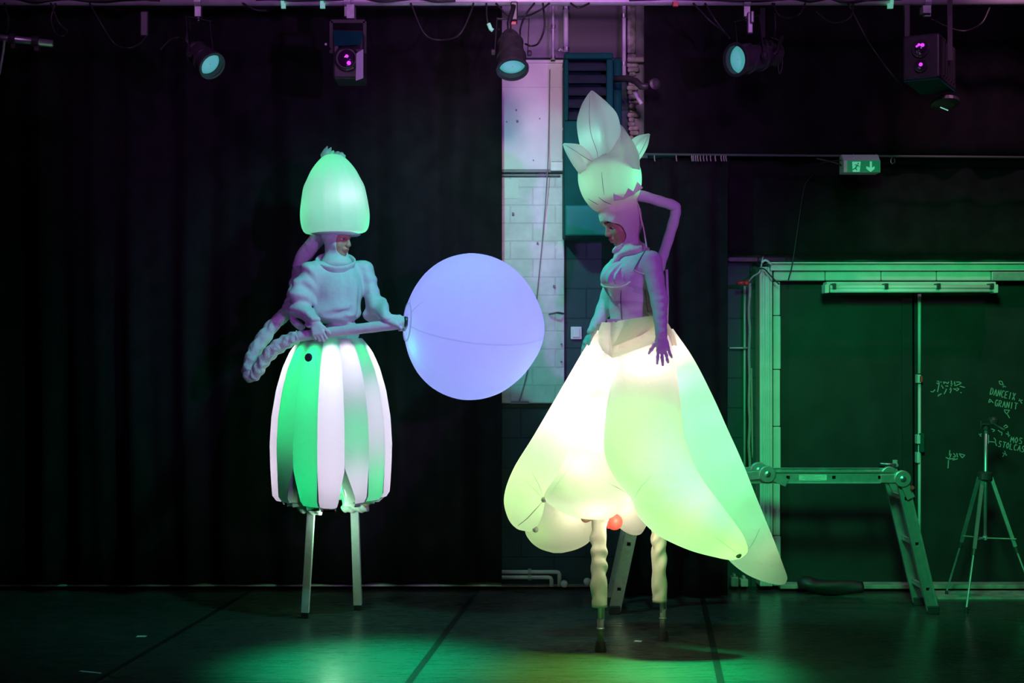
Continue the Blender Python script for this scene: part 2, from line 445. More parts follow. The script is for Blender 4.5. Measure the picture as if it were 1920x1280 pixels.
def hit(o, x, y, off=.003):
    """point on an object's surface seen at pixel x, y"""
    from mathutils.bvhtree import BVHTree
    if o.name not in BV:
        org = ORG[o.name] if o.parent is None else ORG[o.name]
        BV[o.name] = BVHTree.FromPolygons([v.co + org for v in o.data.vertices], [tuple(q.vertices) for q in o.data.polygons])
    c = Vector((0, 0, CH)); d = (P(x, y, 8) - c).normalized(); h = BV[o.name].ray_cast(c, d)
    return (h[0] - d * off) if h[0] is not None else None
BV = {}
def field_obj(fl, name, mats, parent, it=2, pick=None):
    V, Q = fl.mesh(); V = relax(V, Q, it)
    fm = None
    if pick is not None: fm = pick(V[Q].mean(1))
    return link_mesh(name, V, Q, mats, fm, parent, True)
def ell_cap(L, Rr, yc, th, n=24, seg=8, pw=1.0, Ybase=0.0, crease=0.0):
    """inflated leaf: L and R are pixel edges (same count); yc, th depth and half thickness per key"""
    N = len(L); A = spline([(L[i][0], L[i][1], Rr[i][0], Rr[i][1], yc[i], th[i]) for i in range(N)], seg)
    vs = []; rows = len(A)
    for i, (lx, ly, rx, ry, y_, t_) in enumerate(A):
        Yd = Ybase + y_; a = P(lx, ly, Yd); b = P(rx, ry, Yd); c = (a + b) / 2; h = (b - a) / 2
        t_ = max(t_, .004)
        for j in range(n):
            ph = 2 * PI * j / n; cs, sn = math.cos(ph), math.sin(ph)
            dent = 1 - crease * math.exp(-(cs / .16) ** 2)
            vs.append(c + h * cs + Vector((0, -1, 0)) * (math.copysign(abs(sn) ** .85, sn) * t_ * dent))
    fs = [[i * n + j, (i + 1) * n + j, (i + 1) * n + (j + 1) % n, i * n + (j + 1) % n] for i in range(rows - 1) for j in range(n)]
    fs.append(list(range(n))); fs.append([(rows - 1) * n + j for j in range(n)][::-1])
    return vs, fs
def leaf(name, m, parent, L, Rr, yc, th, Ybase, **k):
    vs, fs = ell_cap(L, Rr, yc, th, Ybase=Ybase, **k); return link_mesh(name, vs, fs, m, None, parent, True)

# ================================================================== THE SETTING
WY = 9.54
def struct(mb, name, m, **k):
    o = mb.build(name, m, **k); return tag(o, kind='structure')
def kid(mb, name, m, parent, label=None, **k):
    o = mb.build(name, m, parent, **k)
    if label: o['label'] = label
    return o
struct(MB().box((-8, -1, -.1), (9, WY + .3, 0)), 'floor', 'floor_vinyl')
struct(MB().box((-8, WY, 0), (9, WY + .25, 5.2)), 'wall_back', 'dark_block')

# white painted masonry bay beside the duct
def px_wall(x0, y0, x1, y1, Y0): return pbox(x0, y0, x1, y1, Y0, WY)
struct(MB().box(*px_wall(940, 322, 1058, 756, WY - .06)), 'trim_1', 'white_block', bevel=.006)
b = MB().box(*px_wall(938, 112, 1059, 318, WY - .075)); b.box(*px_wall(938, 112, 1059, 118, WY - .085)); b.box(*px_wall(938, 162, 1059, 164, WY - .079))
struct(b, 'trim_2', 'white_paint', bevel=.005)
b = MB().box(*px_wall(938, 317, 1058, 323, WY - .10)); b.box(*px_wall(938, 326, 1050, 330, WY - .09)); b.box(*px_wall(958, 752, 992, 757, WY - .09))
struct(b, 'trim_3', 'grey_paint', bevel=.003)
struct(MB().box(*px_wall(936, -30, 1062, 108, WY - .02)), 'trim_4', 'purple_plaster')
struct(MB().box(*px_wall(1062, -30, 1168, 108, WY - .01)), 'trim_5', 'black')
tag(MB().box(*px_wall(1032, 298, 1056, 320, WY - .13)).box(*px_wall(1034, 300, 1054, 303, WY - .14)).build('junction_box', 'pipe_paint', bevel=.006),
    'small square white box fixed to the white wall bay above its ledge', 'junction box')
# flaking patches of paint
for (x0, y0, x1, y1) in [(945, 336, 972, 372), (1046, 452, 1056, 476), (1041, 460, 1046, 466)]:
    pb = MB().box(*px_wall(x0, y0, x1, y1, WY - .064)); struct(pb, 'trim_6', 'white_paint')
# crumbling masonry right of the duct
b = MB(); rnd = random.Random(3)
for i in range(22):
    y0 = 100 + i * 8.5; b.box(*px_wall(1178 + rnd.uniform(-3, 3), y0, 1186 + rnd.uniform(0, 14), y0 + 9, WY - rnd.uniform(.03, .10)))
b.box(*px_wall(1176, -20, 1192, 100, WY - .06)); b.box(*px_wall(1176, 106, 1210, 116, WY - .08))
struct(b, 'trim_7', 'crumble', bevel=.012)
struct(MB().box(*px_wall(1186, -20, 1214, 300, WY - .03)), 'trim_8', 'purple_plaster')
# pipes
def pipe(name, pts, r, m, lab, cat, group=None, parent=None, n=10):
    o = MB().tube(pts, r, n).build(name, m, parent, smooth=True); smooth_angle(o, 50)
    if lab: tag(o, lab, cat, group)
    return o
def vpipe(x, y0, y1, r, lab, kids=()):
    t = thing('pipe', P(x, y1, WY - .12), lab, 'pipe')
    MB().tube([P(x, y0, WY - .12), P(x, y1, WY - .12)], r, 14).build('tube', 'pipe_paint', t, smooth=True)
    for yy in kids:
        c = MB(); c.lathe(P(x, yy, WY - .12), (0, 0, 1), [(-.012, r), (-.012, r + .008), (.012, r + .008), (.012, r)], 14); c.bar(P(x, yy, WY - .1), P(x, yy, WY - .01), .012, .012); c.build('bracket', 'steel', t)
    return t
vpipe(1061, -20, 97, .017, 'short white vertical pipe ending above the top of the louvred vent box', (14, 92))
vpipe(1170, -20, 142, .013, 'long thin white vertical pipe beside the crumbling masonry, right of the vent', (30, 120))
vpipe(1037, -20, 111, .008, 'thin purple-lit conduit on the plaster above the white wall bay', (50, 108))
# slanting cable on the white bay
def cable(pts, r=.006, lab=None, group='cables hanging from the lighting pipe', n=8, m='cable', parent=None, name='cable', cat='cable'):
    pp = [P(*p) for p in pts]; sp = spline(pp, n)
    o = MB().tube([Vector(q) for q in sp], r, 7).build(name, m, parent, smooth=True)
    if lab: tag(o, lab, cat, group)
    return o
cable([(1031, 130, WY - .09), (1029, 250, WY - .09), (1026, 330, WY - .12), (1018, 440, WY - .07), (1004, 580, WY - .07), (990, 690, WY - .07), (973, 754, WY - .07)], .004,
      'thin grey cable slanting down the face of the white wall bay', None, m='grey_paint')
# small fixings on the white wall
for i, (x, y) in enumerate([(1055, 700), (1055, 645), (1054, 606), (1040, 536), (1056, 345)]):
    pass
b = MB()
for (x, y, s_) in [(1053, 645, 3), (1053, 678, 3), (1039, 536, 4), (987, 533, 3), (968, 206, 3), (970, 227, 4), (1012, 222, 2), (950, 228, 2), (1000, 300, 2), (962, 400, 4), (1008, 455, 3)]:
    b.box(*px_wall(x - s_ / 2, y - s_ / 2, x + s_ / 2, y + s_ / 2, WY - .085))
struct(b, 'trim_9', 'grey_paint')
pipe('wall_bracket', [P(1030, 589, WY - .09), P(1045, 586, WY - .14), P(1056, 588, WY - .09)], .008, 'steel', 'dark metal bracket low on the white wall bay behind the blue ball', 'bracket')
pipe('pipe_hook', [P(1057, 96, WY - .1), P(1050, 92, WY - .14), P(1048, 96, WY - .14)], .008, 'pipe_paint', 'little white pipe end at the foot of the short white pipe', 'hook')

# louvred vent duct
t = thing('vent_duct', P(1110, 442, WY - .3), 'tall teal metal air duct with a louvred grille, behind the leaf headdress', 'vent')
yb = WY - .42
a0 = P(1058, 442, yb); a1 = P(1150, 98, yb)
b = MB()
x0, x1, z0, z1 = a0.x, a1.x, a0.z, a1.z
gz0, gz1 = P(0, 226, yb).z, P(0, 110, yb).z; gx0, gx1 = P(1066, 0, yb).x, P(1137, 0, yb).x
b.box((x0, yb, z0), (x1, WY - .02, gz0)); b.box((x0, yb, gz1), (x1, WY - .02, z1))
b.box((x0, yb, gz0), (gx0, WY - .02, gz1)); b.box((gx1, yb, gz0), (x1, WY - .02, gz1)); b.box((gx0, yb + .12, gz0), (gx1, WY - .02, gz1))
kid(b, 'housing', 'vent_metal', t, bevel=.012)
sl = MB(); ns = 5
for i in range(ns):
    zt = gz1 - (gz1 - gz0) * i / ns; zb_ = gz1 - (gz1 - gz0) * (i + 1) / ns
    sl.prism([(gx0, yb + .10, zt), (gx0, yb + .09, zt), (gx0, yb - .005, zb_ + .012), (gx0, yb + .008, zb_ + .004)], (gx1 - gx0, 0, 0))
kid(sl, 'louvre', 'vent_slat', t)
kid(MB().box(*pbox(1060, 384, 1160, 441, yb - .02, WY - .05)), 'lower_duct', 'duct_metal', t, 'shiny lower section of the duct', bevel=.01)
kid(MB().box(*pbox(1150, 108, 1166, 384, yb + .16, WY - .02)), 'side_panel', 'vent_metal', t, bevel=.02)
# valve arm
t = thing('valve_arm', P(1165, 150, WY - .35), 'dark angled pipe with a round knob reaching right of the vent duct', 'pipe')
kid(MB().tube([P(1150, 148, 9.15), P(1178, 147, 9.1), P(1192, 152, 9.05), P(1202, 162, 9.02), P(1216, 162, 9.0)], .022, 12), 'arm', 'can_black', t, smooth=True)
kid(MB().lathe(P(1226, 158, 9.0), (.3, -1, 0), [(-.02, .02), (-.02, .036), (.02, .036), (.025, .02)], 20), 'knob', 'can_black', t, smooth=False)
pipe('pipe', [P(1190, 172, 9.2), P(1203, 195, 9.2)], .014, 'pipe_paint', 'short slanting bright stub of pipe under the valve arm', 'pipe')
# light switch
t = thing('light_switch', P(1081, 636, WY - .02), 'square white light switch on the dark block wall under the duct', 'switch')
kid(MB().box(*px_wall(1070, 612, 1091, 636, WY - .03)), 'plate', 'switch_white', t, bevel=.006)
kid(MB().box(*px_wall(1074, 616, 1087, 632, WY - .042)), 'rocker', 'switch_white', t, bevel=.004)
# heating pipes low on the wall
def hp(y, xe, lab):
    t = thing('heating_pipe', P(xe, 1098, WY - .1), lab, 'pipe', None)
    kid(MB().tube([P(x, yy, WY - .1) for x, yy in [(900, y), (xe - 6, y), (xe - 2, y + 1), (xe, y + 5), (xe, 1099)]], .0135, 12), 'tube', 'pipe_paint', t, smooth=True)
    kid(MB().lathe(P(993, y, WY - .1), (1, 0, 0), [(-.012, .0135), (-.012, .022), (.012, .022), (.012, .0135)], 14).bar(P(993, y, WY - .09), P(993, y, WY), .012, .012), 'clip', 'alu_dull', t)
hp(1072, 1049, 'upper of two white heating pipes low on the wall between the performers')
hp(1082, 1034, 'lower of two white heating pipes low on the wall between the performers')
struct(MB().box(*px_wall(-60, 1096, 940, 1099, WY - .13)), 'baseboard_back', 'pipe_paint')
struct(MB().box(*px_wall(930, 1097, 1175, 1100, WY - .05)), 'baseboard_centre', 'sill')
for i, (x, y, lab) in enumerate([(1058, 1094, 'small white floor plug at the foot of the wall beside the heating pipes'),
                                 (1101, 1090, 'small white oval cap on the wall beside the nearer stilt trouser'),
                                 (1163, 1092, 'small white plastic box at the wall behind the far ladder leg')]):
    tag(MB().lathe(P(x, y, WY - .14), (0, -1, 0), [(0, .01), (0, .026), (.02, .022), (.026, .008)], 14).build('wall_socket', 'switch_white', smooth=True), lab, 'socket')

# ---- drapes
def drape(name, x0, x1, ytop, zbot, Y, lab, amp=.07, wl=.34, seed=1, m='velvet', top_px=True):
    r = random.Random(seed); a = P(x0, ytop, Y); b_ = P(x1, ytop, Y); zt = a.z
    nx = int((b_.x - a.x) / .012); nz = 14; vs = []; ph = [r.uniform(0, 6) for _ in range(4)]
    for k in range(nz + 1):
        z = zt + (zbot - zt) * k / nz; s = k / nz
        for i in range(nx + 1):
            x = a.x + (b_.x - a.x) * i / nx
            u = x / wl * 2 * PI + ph[0] + .9 * math.sin(x * 2.1 + ph[1]) + .25 * math.sin(z * 1.3 + x * 3)
            y = Y + amp * (.65 * math.sin(u) + .35 * math.sin(u * 1.63 + ph[2] + z * .4)) * (.65 + .35 * s)
            vs.append((x, y, z))
    fs = [[k * (nx + 1) + i, (k + 1) * (nx + 1) + i, (k + 1) * (nx + 1) + i + 1, k * (nx + 1) + i + 1] for k in range(nz) for i in range(nx)]
    o = link_mesh(name, vs, fs, m, None, None, True, solid=.006)
    return tag(o, lab, 'curtain')
drape('stage_curtain', -420, 941, -60, P(0, 1091, 9.36).z, 9.36, 'wide black stage curtain hanging behind the performer with the ball', seed=2)
drape('stage_curtain', 1166, 1364, 296, .012, 9.12, 'narrow black floor-length curtain behind the leaf-skirted performer', amp=.05, wl=.24, seed=5)
drape('stage_curtain', 1208, 2400, -60, P(0, 289, 9.18).z, 9.18, 'black curtain border hanging top right, ending at the curtain rail', amp=.03, wl=.33, seed=8)
drape('stage_curtain', 1366, 2400, 296, P(0, 478, 9.3).z, 9.3, 'short black curtain under the rail, above the door head', amp=.025, wl=.4, seed=11)
# rail with hooks
t = thing('curtain_rail', P(1560, 292, 9.05), 'thin metal curtain rail running right above the narrow curtain', 'rail')
kid(MB().tube([P(1206, 289, 9.05), P(2300, 298, 9.05)], .008, 10), 'rail', 'rail_metal', t, smooth=True)
for x in [1227, 1268, 1297, 1300, 1304, 1308, 1313, 1319, 1325, 1332, 1341, 1352, 1357, 1361]:
    kid(MB().tube([P(x, 290, 9.05), P(x, 296, 9.04), P(x + 1, 302, 9.05)], .004, 6), 'hook', 'sill', t)
tag(MB().tube([P(1676, 294, 9.04), P(1671, 297, 9.03), P(1670, 303, 9.03), P(1673, 307, 9.03), P(1678, 304, 9.04), P(1677, 297, 9.04)], .004, 6).build('carabiner', 'steel', smooth=True),
    'small steel loop hanging from the rail right of the exit sign', 'hook')

# ---- exit sign
t = thing('exit_sign', P(1618, 323, 8.98), 'green emergency exit sign with running figure and down arrow', 'exit sign')
Ys = 8.95
f0 = P(1582, 323, Ys); f1 = P(1651, 301, Ys); dz = f1.z - f0.z; tz = P(0, 291, Ys + .05).z
prof = [(f0.x, Ys, f0.z), (f0.x, Ys, f1.z), (f0.x, Ys + .06, tz + .006), (f0.x, Ys + .12, tz), (f0.x, Ys + .12, f0.z)]
kid(MB().prism(prof, (f1.x - f0.x, 0, 0)), 'housing', 'sign_body', t, bevel=.003)
kid(MB().box((f0.x + .022, Ys - .004, f0.z + .004), (f1.x - .004, Ys, f1.z)), 'panel', 'sign_green', t)
def sg(x, y): return P(x, y, Ys - .006)
b = MB(); of = (0, .001, 0)
b.prism([sg(1598, 303), sg(1614, 303), sg(1612, 322), sg(1599, 322)], of)
kid(b, 'doorway_symbol', 'sign_pale', t)
b = MB()
def bar2(p, q, w_): b.bar(P(*p, Ys - .009), P(*q, Ys - .009), w_, .001, side=(0, 1, 0))
bar2((1608, 309), (1604, 315), .010); bar2((1604, 315), (1607, 319), .007); bar2((1604, 315), (1599, 318), .007); bar2((1608, 309), (1612, 313), .005); bar2((1608, 309), (1602, 309), .005); b.ball(P(1609, 306.5, Ys - .009), .005, 6)
kid(b, 'running_figure_symbol', 'sign_green', t)
b = MB(); b.prism([sg(1631, 302.5), sg(1635, 302.5), sg(1635, 314), sg(1640, 311.5), sg(1640, 316), sg(1632.5, 322.5), sg(1624.5, 316), sg(1624.5, 311.5), sg(1631, 314)], of)
kid(b, 'arrow_symbol', 'sign_pale', t)
for q_ in (1600, 1643): kid(MB().tube([P(q_, 294, 9.03), P(q_, 289, 9.05)], .004, 6), 'hanger', 'steel', t)
cable([(1582, 312, 9.0), (1568, 306, 9.04), (1545, 300, 9.04), (1530, 297, 9.05)], .006, 'dark cable running from the exit sign left along the rail', None)
cable([(1582, 300, 9.0), (1540, 306, 9.1), (1522, 330, 9.25), (1508, 352, 9.28), (1497, 420, 9.3), (1486, 493, 9.28), (1478, 525, 9.3)], .004, 'thin dark cable dropping from the rail to the door head', None)

# ---- door opening
jy = WY - .16
b = MB().box(*pbox(1425, 500, 1448, 1099, jy, WY)); b.box(*pbox(1431, 500, 1434, 1099, jy - .012, jy)); b.box(*pbox(1440, 500, 1443, 1099, jy - .012, jy))
struct(b, 'trim_10', 'frame_paint', bevel=.004)
b = MB(); ys = [528, 592, 693, 800, 905, 1005, 1099]
for i in range(6): b.box(*pbox(1450, ys[i], 1463 + (1 if i % 2 else 0), ys[i + 1] - 1, jy + .03, WY))
struct(b, 'trim_11', 'frame_paint', bevel=.006)
b = MB().box(*pbox(1445, 493, 2300, 507, jy - .03, WY)); b.box(*pbox(1443, 491, 2300, 494, jy - .06, WY)); struct(b, 'trim_12', 'frame_paint', bevel=.003)
b = MB(); xs = [1450, 1547, 1652, 1756, 1858]
for i in range(4): b.box(*pbox(xs[i] + 1, 508, xs[i + 1], 526, jy - .0, WY))
struct(b, 'trim_13', 'frame_paint', bevel=.008)
tag(MB().box(*pbox(1860, 509, 2100, 526, jy - .03, WY - .12)).build('metal_plate', 'alu_dull', bevel=.004), 'flat pale metal plate at the right end of the door head', 'plate')
struct(MB().box(*pbox(1366, 476, 2300, 490, WY - .10, WY)), 'trim_14', 'grey_paint', bevel=.01)
# door leaves
def leafdoor(n, x0, x1, y0=526, y1=1094, Y0=WY - .06):
    return struct(MB().box(*pbox(x0, y0, x1, y1, Y0, WY - .01)), 'door_%d' % n, 'door_black', bevel=.003)
d1 = leafdoor(1, 1464, 1692)
d1b = struct(MB().box(*pbox(1693, 526, 1711, 1094, WY - .07, WY - .01)), 'trim_15', 'door_black', bevel=.003)
d2 = leafdoor(2, 1716, 2200)
kid(MB().box(*pbox(1674, 862, 1683, 892, WY - .07, WY - .06)).lathe(P(1678, 871, WY - .06), (0, -1, 0), [(0, .012), (.05, .012)], 10), 'lock_plate', 'alu_dull', d1, bevel=.002)
kid(MB().tube([P(1679, 871, WY - .11), P(1676, 871, WY - .12), P(1650, 869, WY - .12)], .009, 10), 'door_handle', 'steel', d1, 'shiny lever handle', smooth=True)
rod = MB().tube([P(1724, 551, WY - .09), P(1724, 700, WY - .09)], .011, 10).tube([P(1724, 716, WY - .09), P(1724, 1090, WY - .09)], .010, 10)
kid(rod, 'bolt_rod', 'frame_paint', d2, smooth=True)
kid(MB().box(*pbox(1721, 702, 1727, 718, WY - .12, WY - .06)).box(*pbox(1720, 815, 1726, 832, WY - .12, WY - .06)).box(*pbox(1720, 848, 1725, 868, WY - .12, WY - .06)), 'bolt_guide', 'frame_paint', d2, bevel=.003)
kid(MB().box(*pbox(1725, 705, 1730, 716, WY - .12, WY - .06)), 'bolt_tab', 'red_plastic', d2, 'faded red tab')
kid(MB().box(*pbox(1725, 812, 1734, 848, WY - .12, WY - .06)), 'bolt_case', 'vent_metal', d2, bevel=.006)
# chalk writing on the right leaf, stroke by stroke
def strokes(lst, parent, name, Y=WY - .063, r=.0030):
    mb = MB()
    for s_ in lst:
        if len(s_) == 1: s_ = [s_[0], (s_[0][0] + 1, s_[0][1] + .6)]
        pts = [P(x, y, Y) for x, y in s_]
        for p, q in zip(pts[:-1], pts[1:]):
            if (q - p).length > 1e-4: mb.bar(p, q, 2 * r, .002, side=(0, 1, 0))
    return kid(mb, name, 'chalk', parent)
def word(txt, x, y, w_, h, ang=0, gap=1.25):
    """hand-drawn capitals in a unit box, y down"""
    A = {'D': [[(0, 0), (0, 1), (.7, .8), (.8, .4), (.5, .05), (0, 0)]], 'A': [[(0, 1), (.4, 0), (.9, 1)], [(.2, .6), (.7, .6)]], 'N': [[(0, 1), (.05, 0), (.8, 1), (.85, 0)]],
         'C': [[(.8, .1), (.3, 0), (0, .5), (.3, 1), (.85, .9)]], 'E': [[(.8, 0), (0, .05), (0, 1), (.8, .95)], [(0, .5), (.6, .5)]], 'I': [[(.4, 0), (.4, 1)]], 'G': [[(.8, .1), (.3, 0), (0, .5), (.3, 1), (.8, .9), (.8, .55), (.5, .55)]],
         'R': [[(0, 1), (0, 0), (.7, .1), (.6, .5), (0, .5), (.8, 1)]], 'T': [[(0, 0), (1, .05)], [(.5, 0), (.5, 1)]], 'X': [[(0, 0), (.9, 1)], [(.8, 0), (.1, 1)]], 'M': [[(0, 1), (.1, 0), (.45, .7), (.8, 0), (.95, 1)]],
         'O': [[(.4, 0), (0, .5), (.4, 1), (.85, .5), (.4, 0)]], 'S': [[(.8, .1), (.2, 0), (.1, .4), (.7, .6), (.7, .95), (0, 1)]], 'L': [[(0, 0), (0, 1), (.8, 1)]], 'B': [[(0, 0), (0, 1), (.7, .8), (.1, .5), (.6, .2), (0, 0)]]}
    ca, sa = math.cos(ang), math.sin(ang); out = []
    for i, c in enumerate(txt):
        for st in A.get(c, []):
            out.append([(x + ((i * gap + u) * w_) * ca - v * h * sa, y + ((i * gap + u) * w_) * sa + v * h * ca) for u, v in st])
    return out
q = lambda l, ox, oy, s_: [[(ox + a * s_, oy + b_ * s_) for a, b_ in st] for st in l]
c1 = q([[(440, 290), (510, 290), (530, 380), (460, 700)], [(430, 350), (480, 400), (530, 330)], [(590, 300), (600, 350)], [(700, 300), (700, 390), (760, 320), (850, 390), (890, 310)], [(980, 270), (1000, 330), (970, 400), (1040, 400)],
        [(1110, 300), (1100, 390), (1140, 400)], [(1170, 330), (1230, 320), (1320, 330), (1360, 370), (1200, 440)], [(610, 430), (650, 500), (680, 570)], [(620, 500), (620, 440)], [(800, 580), (780, 650), (710, 780)], [(950, 530), (990, 600), (940, 740)],
        [(920, 600), (1010, 590)], [(1080, 560), (1090, 610), (1160, 570), (1150, 620)], [(1190, 550), (1280, 580), (1200, 660), (1160, 620)], [(1310, 480), (1500, 530)], [(200, 680), (290, 700), (370, 610)], [(480, 870), (510, 800), (620, 770)],
        [(510, 790), (560, 830)], [(960, 465), (1010, 465)], [(1100, 450), (1210, 450)], [(760, 470), (870, 480)], [(1330, 710), (1370, 740)]], 1735, 700, .0495)
strokes(c1, d2, 'chalk_writing')
c2 = word('DANCEIX', 1859, 727, 5.6, 13, .22) + word('GRANIT', 1867, 749, 5.8, 12, .16)
c2 += q([[(270, 110), (310, 120), (330, 170), (280, 160), (265, 115)], [(320, 190), (370, 200)], [(325, 210), (345, 180)], [(110, 440), (125, 380), (180, 440)], [(115, 430), (150, 420)], [(570, 380), (610, 450)], [(560, 410), (620, 400)],
         [(340, 545), (425, 550), (380, 610), (345, 560)], [(385, 600), (425, 670)]], 1840, 700, .125)
strokes(c2, d2, 'chalk_writing', r=.0026)
c3 = word('MOSTO', 1896, 818, 6.5, 11, .14) + word('STOLCAS', 1874, 826, 5.9, 11, .22)
c3 += q([[(335, 800), (370, 770), (400, 800), (350, 820)], [(150, 830), (205, 850), (170, 875)], [(250, 850), (290, 880), (310, 880), (305, 930)], [(370, 900), (430, 930)], [(400, 870), (410, 950)], [(108, 920), (108, 1050)], [(108, 1020), (220, 1030)], [(190, 965), (215, 1000), (215, 1050), (232, 1085)],
         [(320, 1190), (385, 1220)], [(350, 1160), (375, 1235)], [(320, 1250), (345, 1210)], [(0, 900), (-20, 940)], [(-35, 905), (0, 945)]], 1840, 700, .125)
strokes(c3, d2, 'chalk_writing', r=.0026)
c4 = q([[(310, 1030), (350, 1050), (370, 990)], [(340, 1060), (335, 1150)], [(355, 950), (350, 1010)], [(395, 985), (420, 1020), (390, 1025)], [(430, 985), (440, 1030)], [(455, 990), (520, 1005), (490, 1035), (455, 990)], [(385, 1060), (440, 1045)], [(350, 1050), (410, 1040)]], 1720, 680, .172)
strokes(c4, d2, 'chalk_writing')
# threshold
struct(MB().box(*pbox(1463, 1096, 2300, 1104, 9.36, 9.5)), 'trim_16', 'sill', bevel=.004)
b = MB().box(P(1660, 0, 9.2) * Vector((1, 0, 0)) if False else (G(1760, 1124).x, 9.08, 0), (5.2, 9.34, .012)); struct(b, 'trim_17', 'sill')
# black bag by the door foot
b = MB().tube([Vector(p) for p in spline([P(1500, 1094, 9.25), P(1512, 1093, 9.22), P(1530, 1099, 9.22), P(1562, 1101, 9.22), P(1590, 1101, 9.22), P(1618, 1101, 9.22)], 5)], lambda s, th: (.034 + .016 * math.sin(s * 3.1) + .004 * math.sin(9 * s + 3 * th)) , 14)
tag(b.build('folded_cloth', 'black', smooth=True), 'black folded cloth lying at the foot of the closed door', 'cloth')
# fluorescent fixture
t = thing('fluorescent_light', P(1710, 550, 9.25), 'long unlit double fluorescent batten fixed under the door head', 'lamp')
Yf = 9.27
kid(MB().box(*pbox(1550, 528, 1868, 535, Yf, jy)).box(*pbox(1548, 538, 1872, 542, Yf - .02, Yf + .05)), 'housing', 'frame_paint', t, bevel=.006)
for yy, zz in ((538, -.05), (545, -.05)):
    kid(MB().tube([P(1556, yy, Yf + zz), P(1864, yy, Yf + zz)], .0125, 14), 'tube', 'white_paint', t, smooth=True)
for x in (1551, 1868): kid(MB().box(*pbox(x - 4, 533, x + 4, 549, Yf - .07, Yf + .03)), 'end_cap', 'frame_paint', t, bevel=.004)
for x in (1565, 1663, 1761, 1861): kid(MB().box(*pbox(x - 3, 531, x + 3, 541, Yf - .08, Yf)), 'clip', 'can_black', t)
# rope, plug, cables at the corner
t = thing('rope', P(1406, 880, 9.38), 'pale rope hanging down the wall left of the door frame', 'rope')
kid(MB().tube([P(1405 + 1.0 * math.sin(i * .7), 530 + i * 8.8, 9.38) for i in range(41)], lambda s, th: .010 + .0018 * math.sin(220 * s + th), 8), 'strand', 'rope', t, smooth=True)
kid(MB().tube([P(1409 + .01 * (y - 690), y, 9.37) for y in range(690, 866, 12)], .006, 7), 'loose_end', 'rope', t, smooth=True)
tag(MB().tube([P(1396, 536, 9.532), P(1396, 885, 9.532)], .008, 8).build('conduit', 'frame_paint', smooth=True), 'thin green-lit conduit beside the pale rope', 'pipe')
t = thing('power_plug', P(1392, 532, 9.36), 'red plug with short grey lead hanging at the corner of the door frame', 'plug')
kid(MB().lathe(P(1382, 531, 9.34), (1, 0, .12), [(0, .008), (0, .012), (.04, .013), (.05, .006)], 12), 'plug', 'red_plastic', t, smooth=True)
kid(MB().lathe(P(1396, 531, 9.34), (1, 0, .12), [(0, .010), (.002, .017), (.026, .017), (.03, .006)], 12), 'socket', 'red_plastic', t, smooth=True)
kid(MB().tube([Vector(q_) for q_ in spline([P(1403, 529, 9.34), P(1412, 518, 9.33), P(1424, 510, 9.34), P(1428, 496, 9.33), P(1431, 478, 9.34)], 5)], .006, 8), 'lead', 'alu_dull', t, smooth=True)
cable([(1424, 503, 9.32), (1434, 505, 9.31), (1446, 518, 9.31), (1461, 533, 9.31)], .005, 'black cable curving across the top of the door jamb', None)
cable([(1428, 492, 9.31), (1436, 488, 9.30), (1446, 495, 9.31)], .008, 'pale cable end over the corner of the door frame', None, m='frame_paint')
tag(MB().tube([P(1368, 652, WY - .05), P(1402, 652, WY - .05)], .005, 8).build('conduit', 'pipe_paint', smooth=True), 'short horizontal white conduit on the block wall beside the rope', 'pipe')
# clutter low beside the frame
for x, y, m_, lab in [(1378, 1088, 'alu_dull', 'small metal fitting low on the wall right of the narrow curtain'), (1396, 1092, 'frame_paint', 'small pale box low on the wall under the rope')]:
    tag(MB().box(*pbox(x - 7, y - 6, x + 7, 1100, 9.42, 9.5)).box(*pbox(x - 3, y - 12, x + 2, y - 6, 9.44, 9.5)).build('wall_fitting', m_, bevel=.005), lab, 'fitting')

# ---- marley seams taped on the floor, and scraps of tape
def floor_strip(name, pts, w_, m, lab, cat, group=None, z=.0015):
    mb = MB(); L = [G(*p) for p in pts]; vs = []
    for i, p in enumerate(L):
        d = (L[min(i + 1, len(L) - 1)] - L[max(i - 1, 0)]).normalized(); nrm = Vector((-d.y, d.x, 0)) * w_ / 2
        vs += [(p.x - nrm.x, p.y - nrm.y, 0), (p.x + nrm.x, p.y + nrm.y, 0), (p.x + nrm.x, p.y + nrm.y, z), (p.x - nrm.x, p.y - nrm.y, z)]
    fs = []
    for i in range(len(L) - 1):
        for j in range(4): fs.append([i * 4 + j, i * 4 + (j + 1) % 4, (i + 1) * 4 + (j + 1) % 4, (i + 1) * 4 + j])
    fs += [[0, 3, 2, 1], [len(vs) - 4, len(vs) - 3, len(vs) - 2, len(vs) - 1]]
    mb.add(vs, fs); return tag(mb.build(name, m), lab, cat, group)
floor_strip('floor_tape', [(478, 1103), (176, 1280), (60, 1348)], .036, 'tape_black', 'leftmost black tape seam running toward us across the dance floor', 'tape', 'black seam tape on the dance floor')
floor_strip('floor_tape', [(898, 1103), (766, 1280), (716, 1348)], .036, 'tape_black', 'black tape seam on the floor between the two performers', 'tape', 'black seam tape on the dance floor')
floor_strip('floor_tape', [(1317, 1120), (1352, 1280), (1366, 1348)], .036, 'tape_black', 'black tape seam on the floor right of the leaf-skirted performer', 'tape', 'black seam tape on the dance floor')
floor_strip('floor_tape', [(256, 1193), (274, 1193)], .035, 'tape_white', 'short white tape mark on the floor at left, the farther of two', 'tape', z=.002)
floor_strip('floor_tape', [(150, 1258), (162, 1259.5), (188, 1262)], .018, 'tape_white', 'thin white tape scrap on the floor at far left, nearest to us', 'tape', z=.002)
floor_strip('floor_tape', [(1190, 1201.5), (1203, 1202.5)], .030, 'tape_white', 'white tape scrap on the floor between the right performer\'s stilts', 'tape', z=.002)

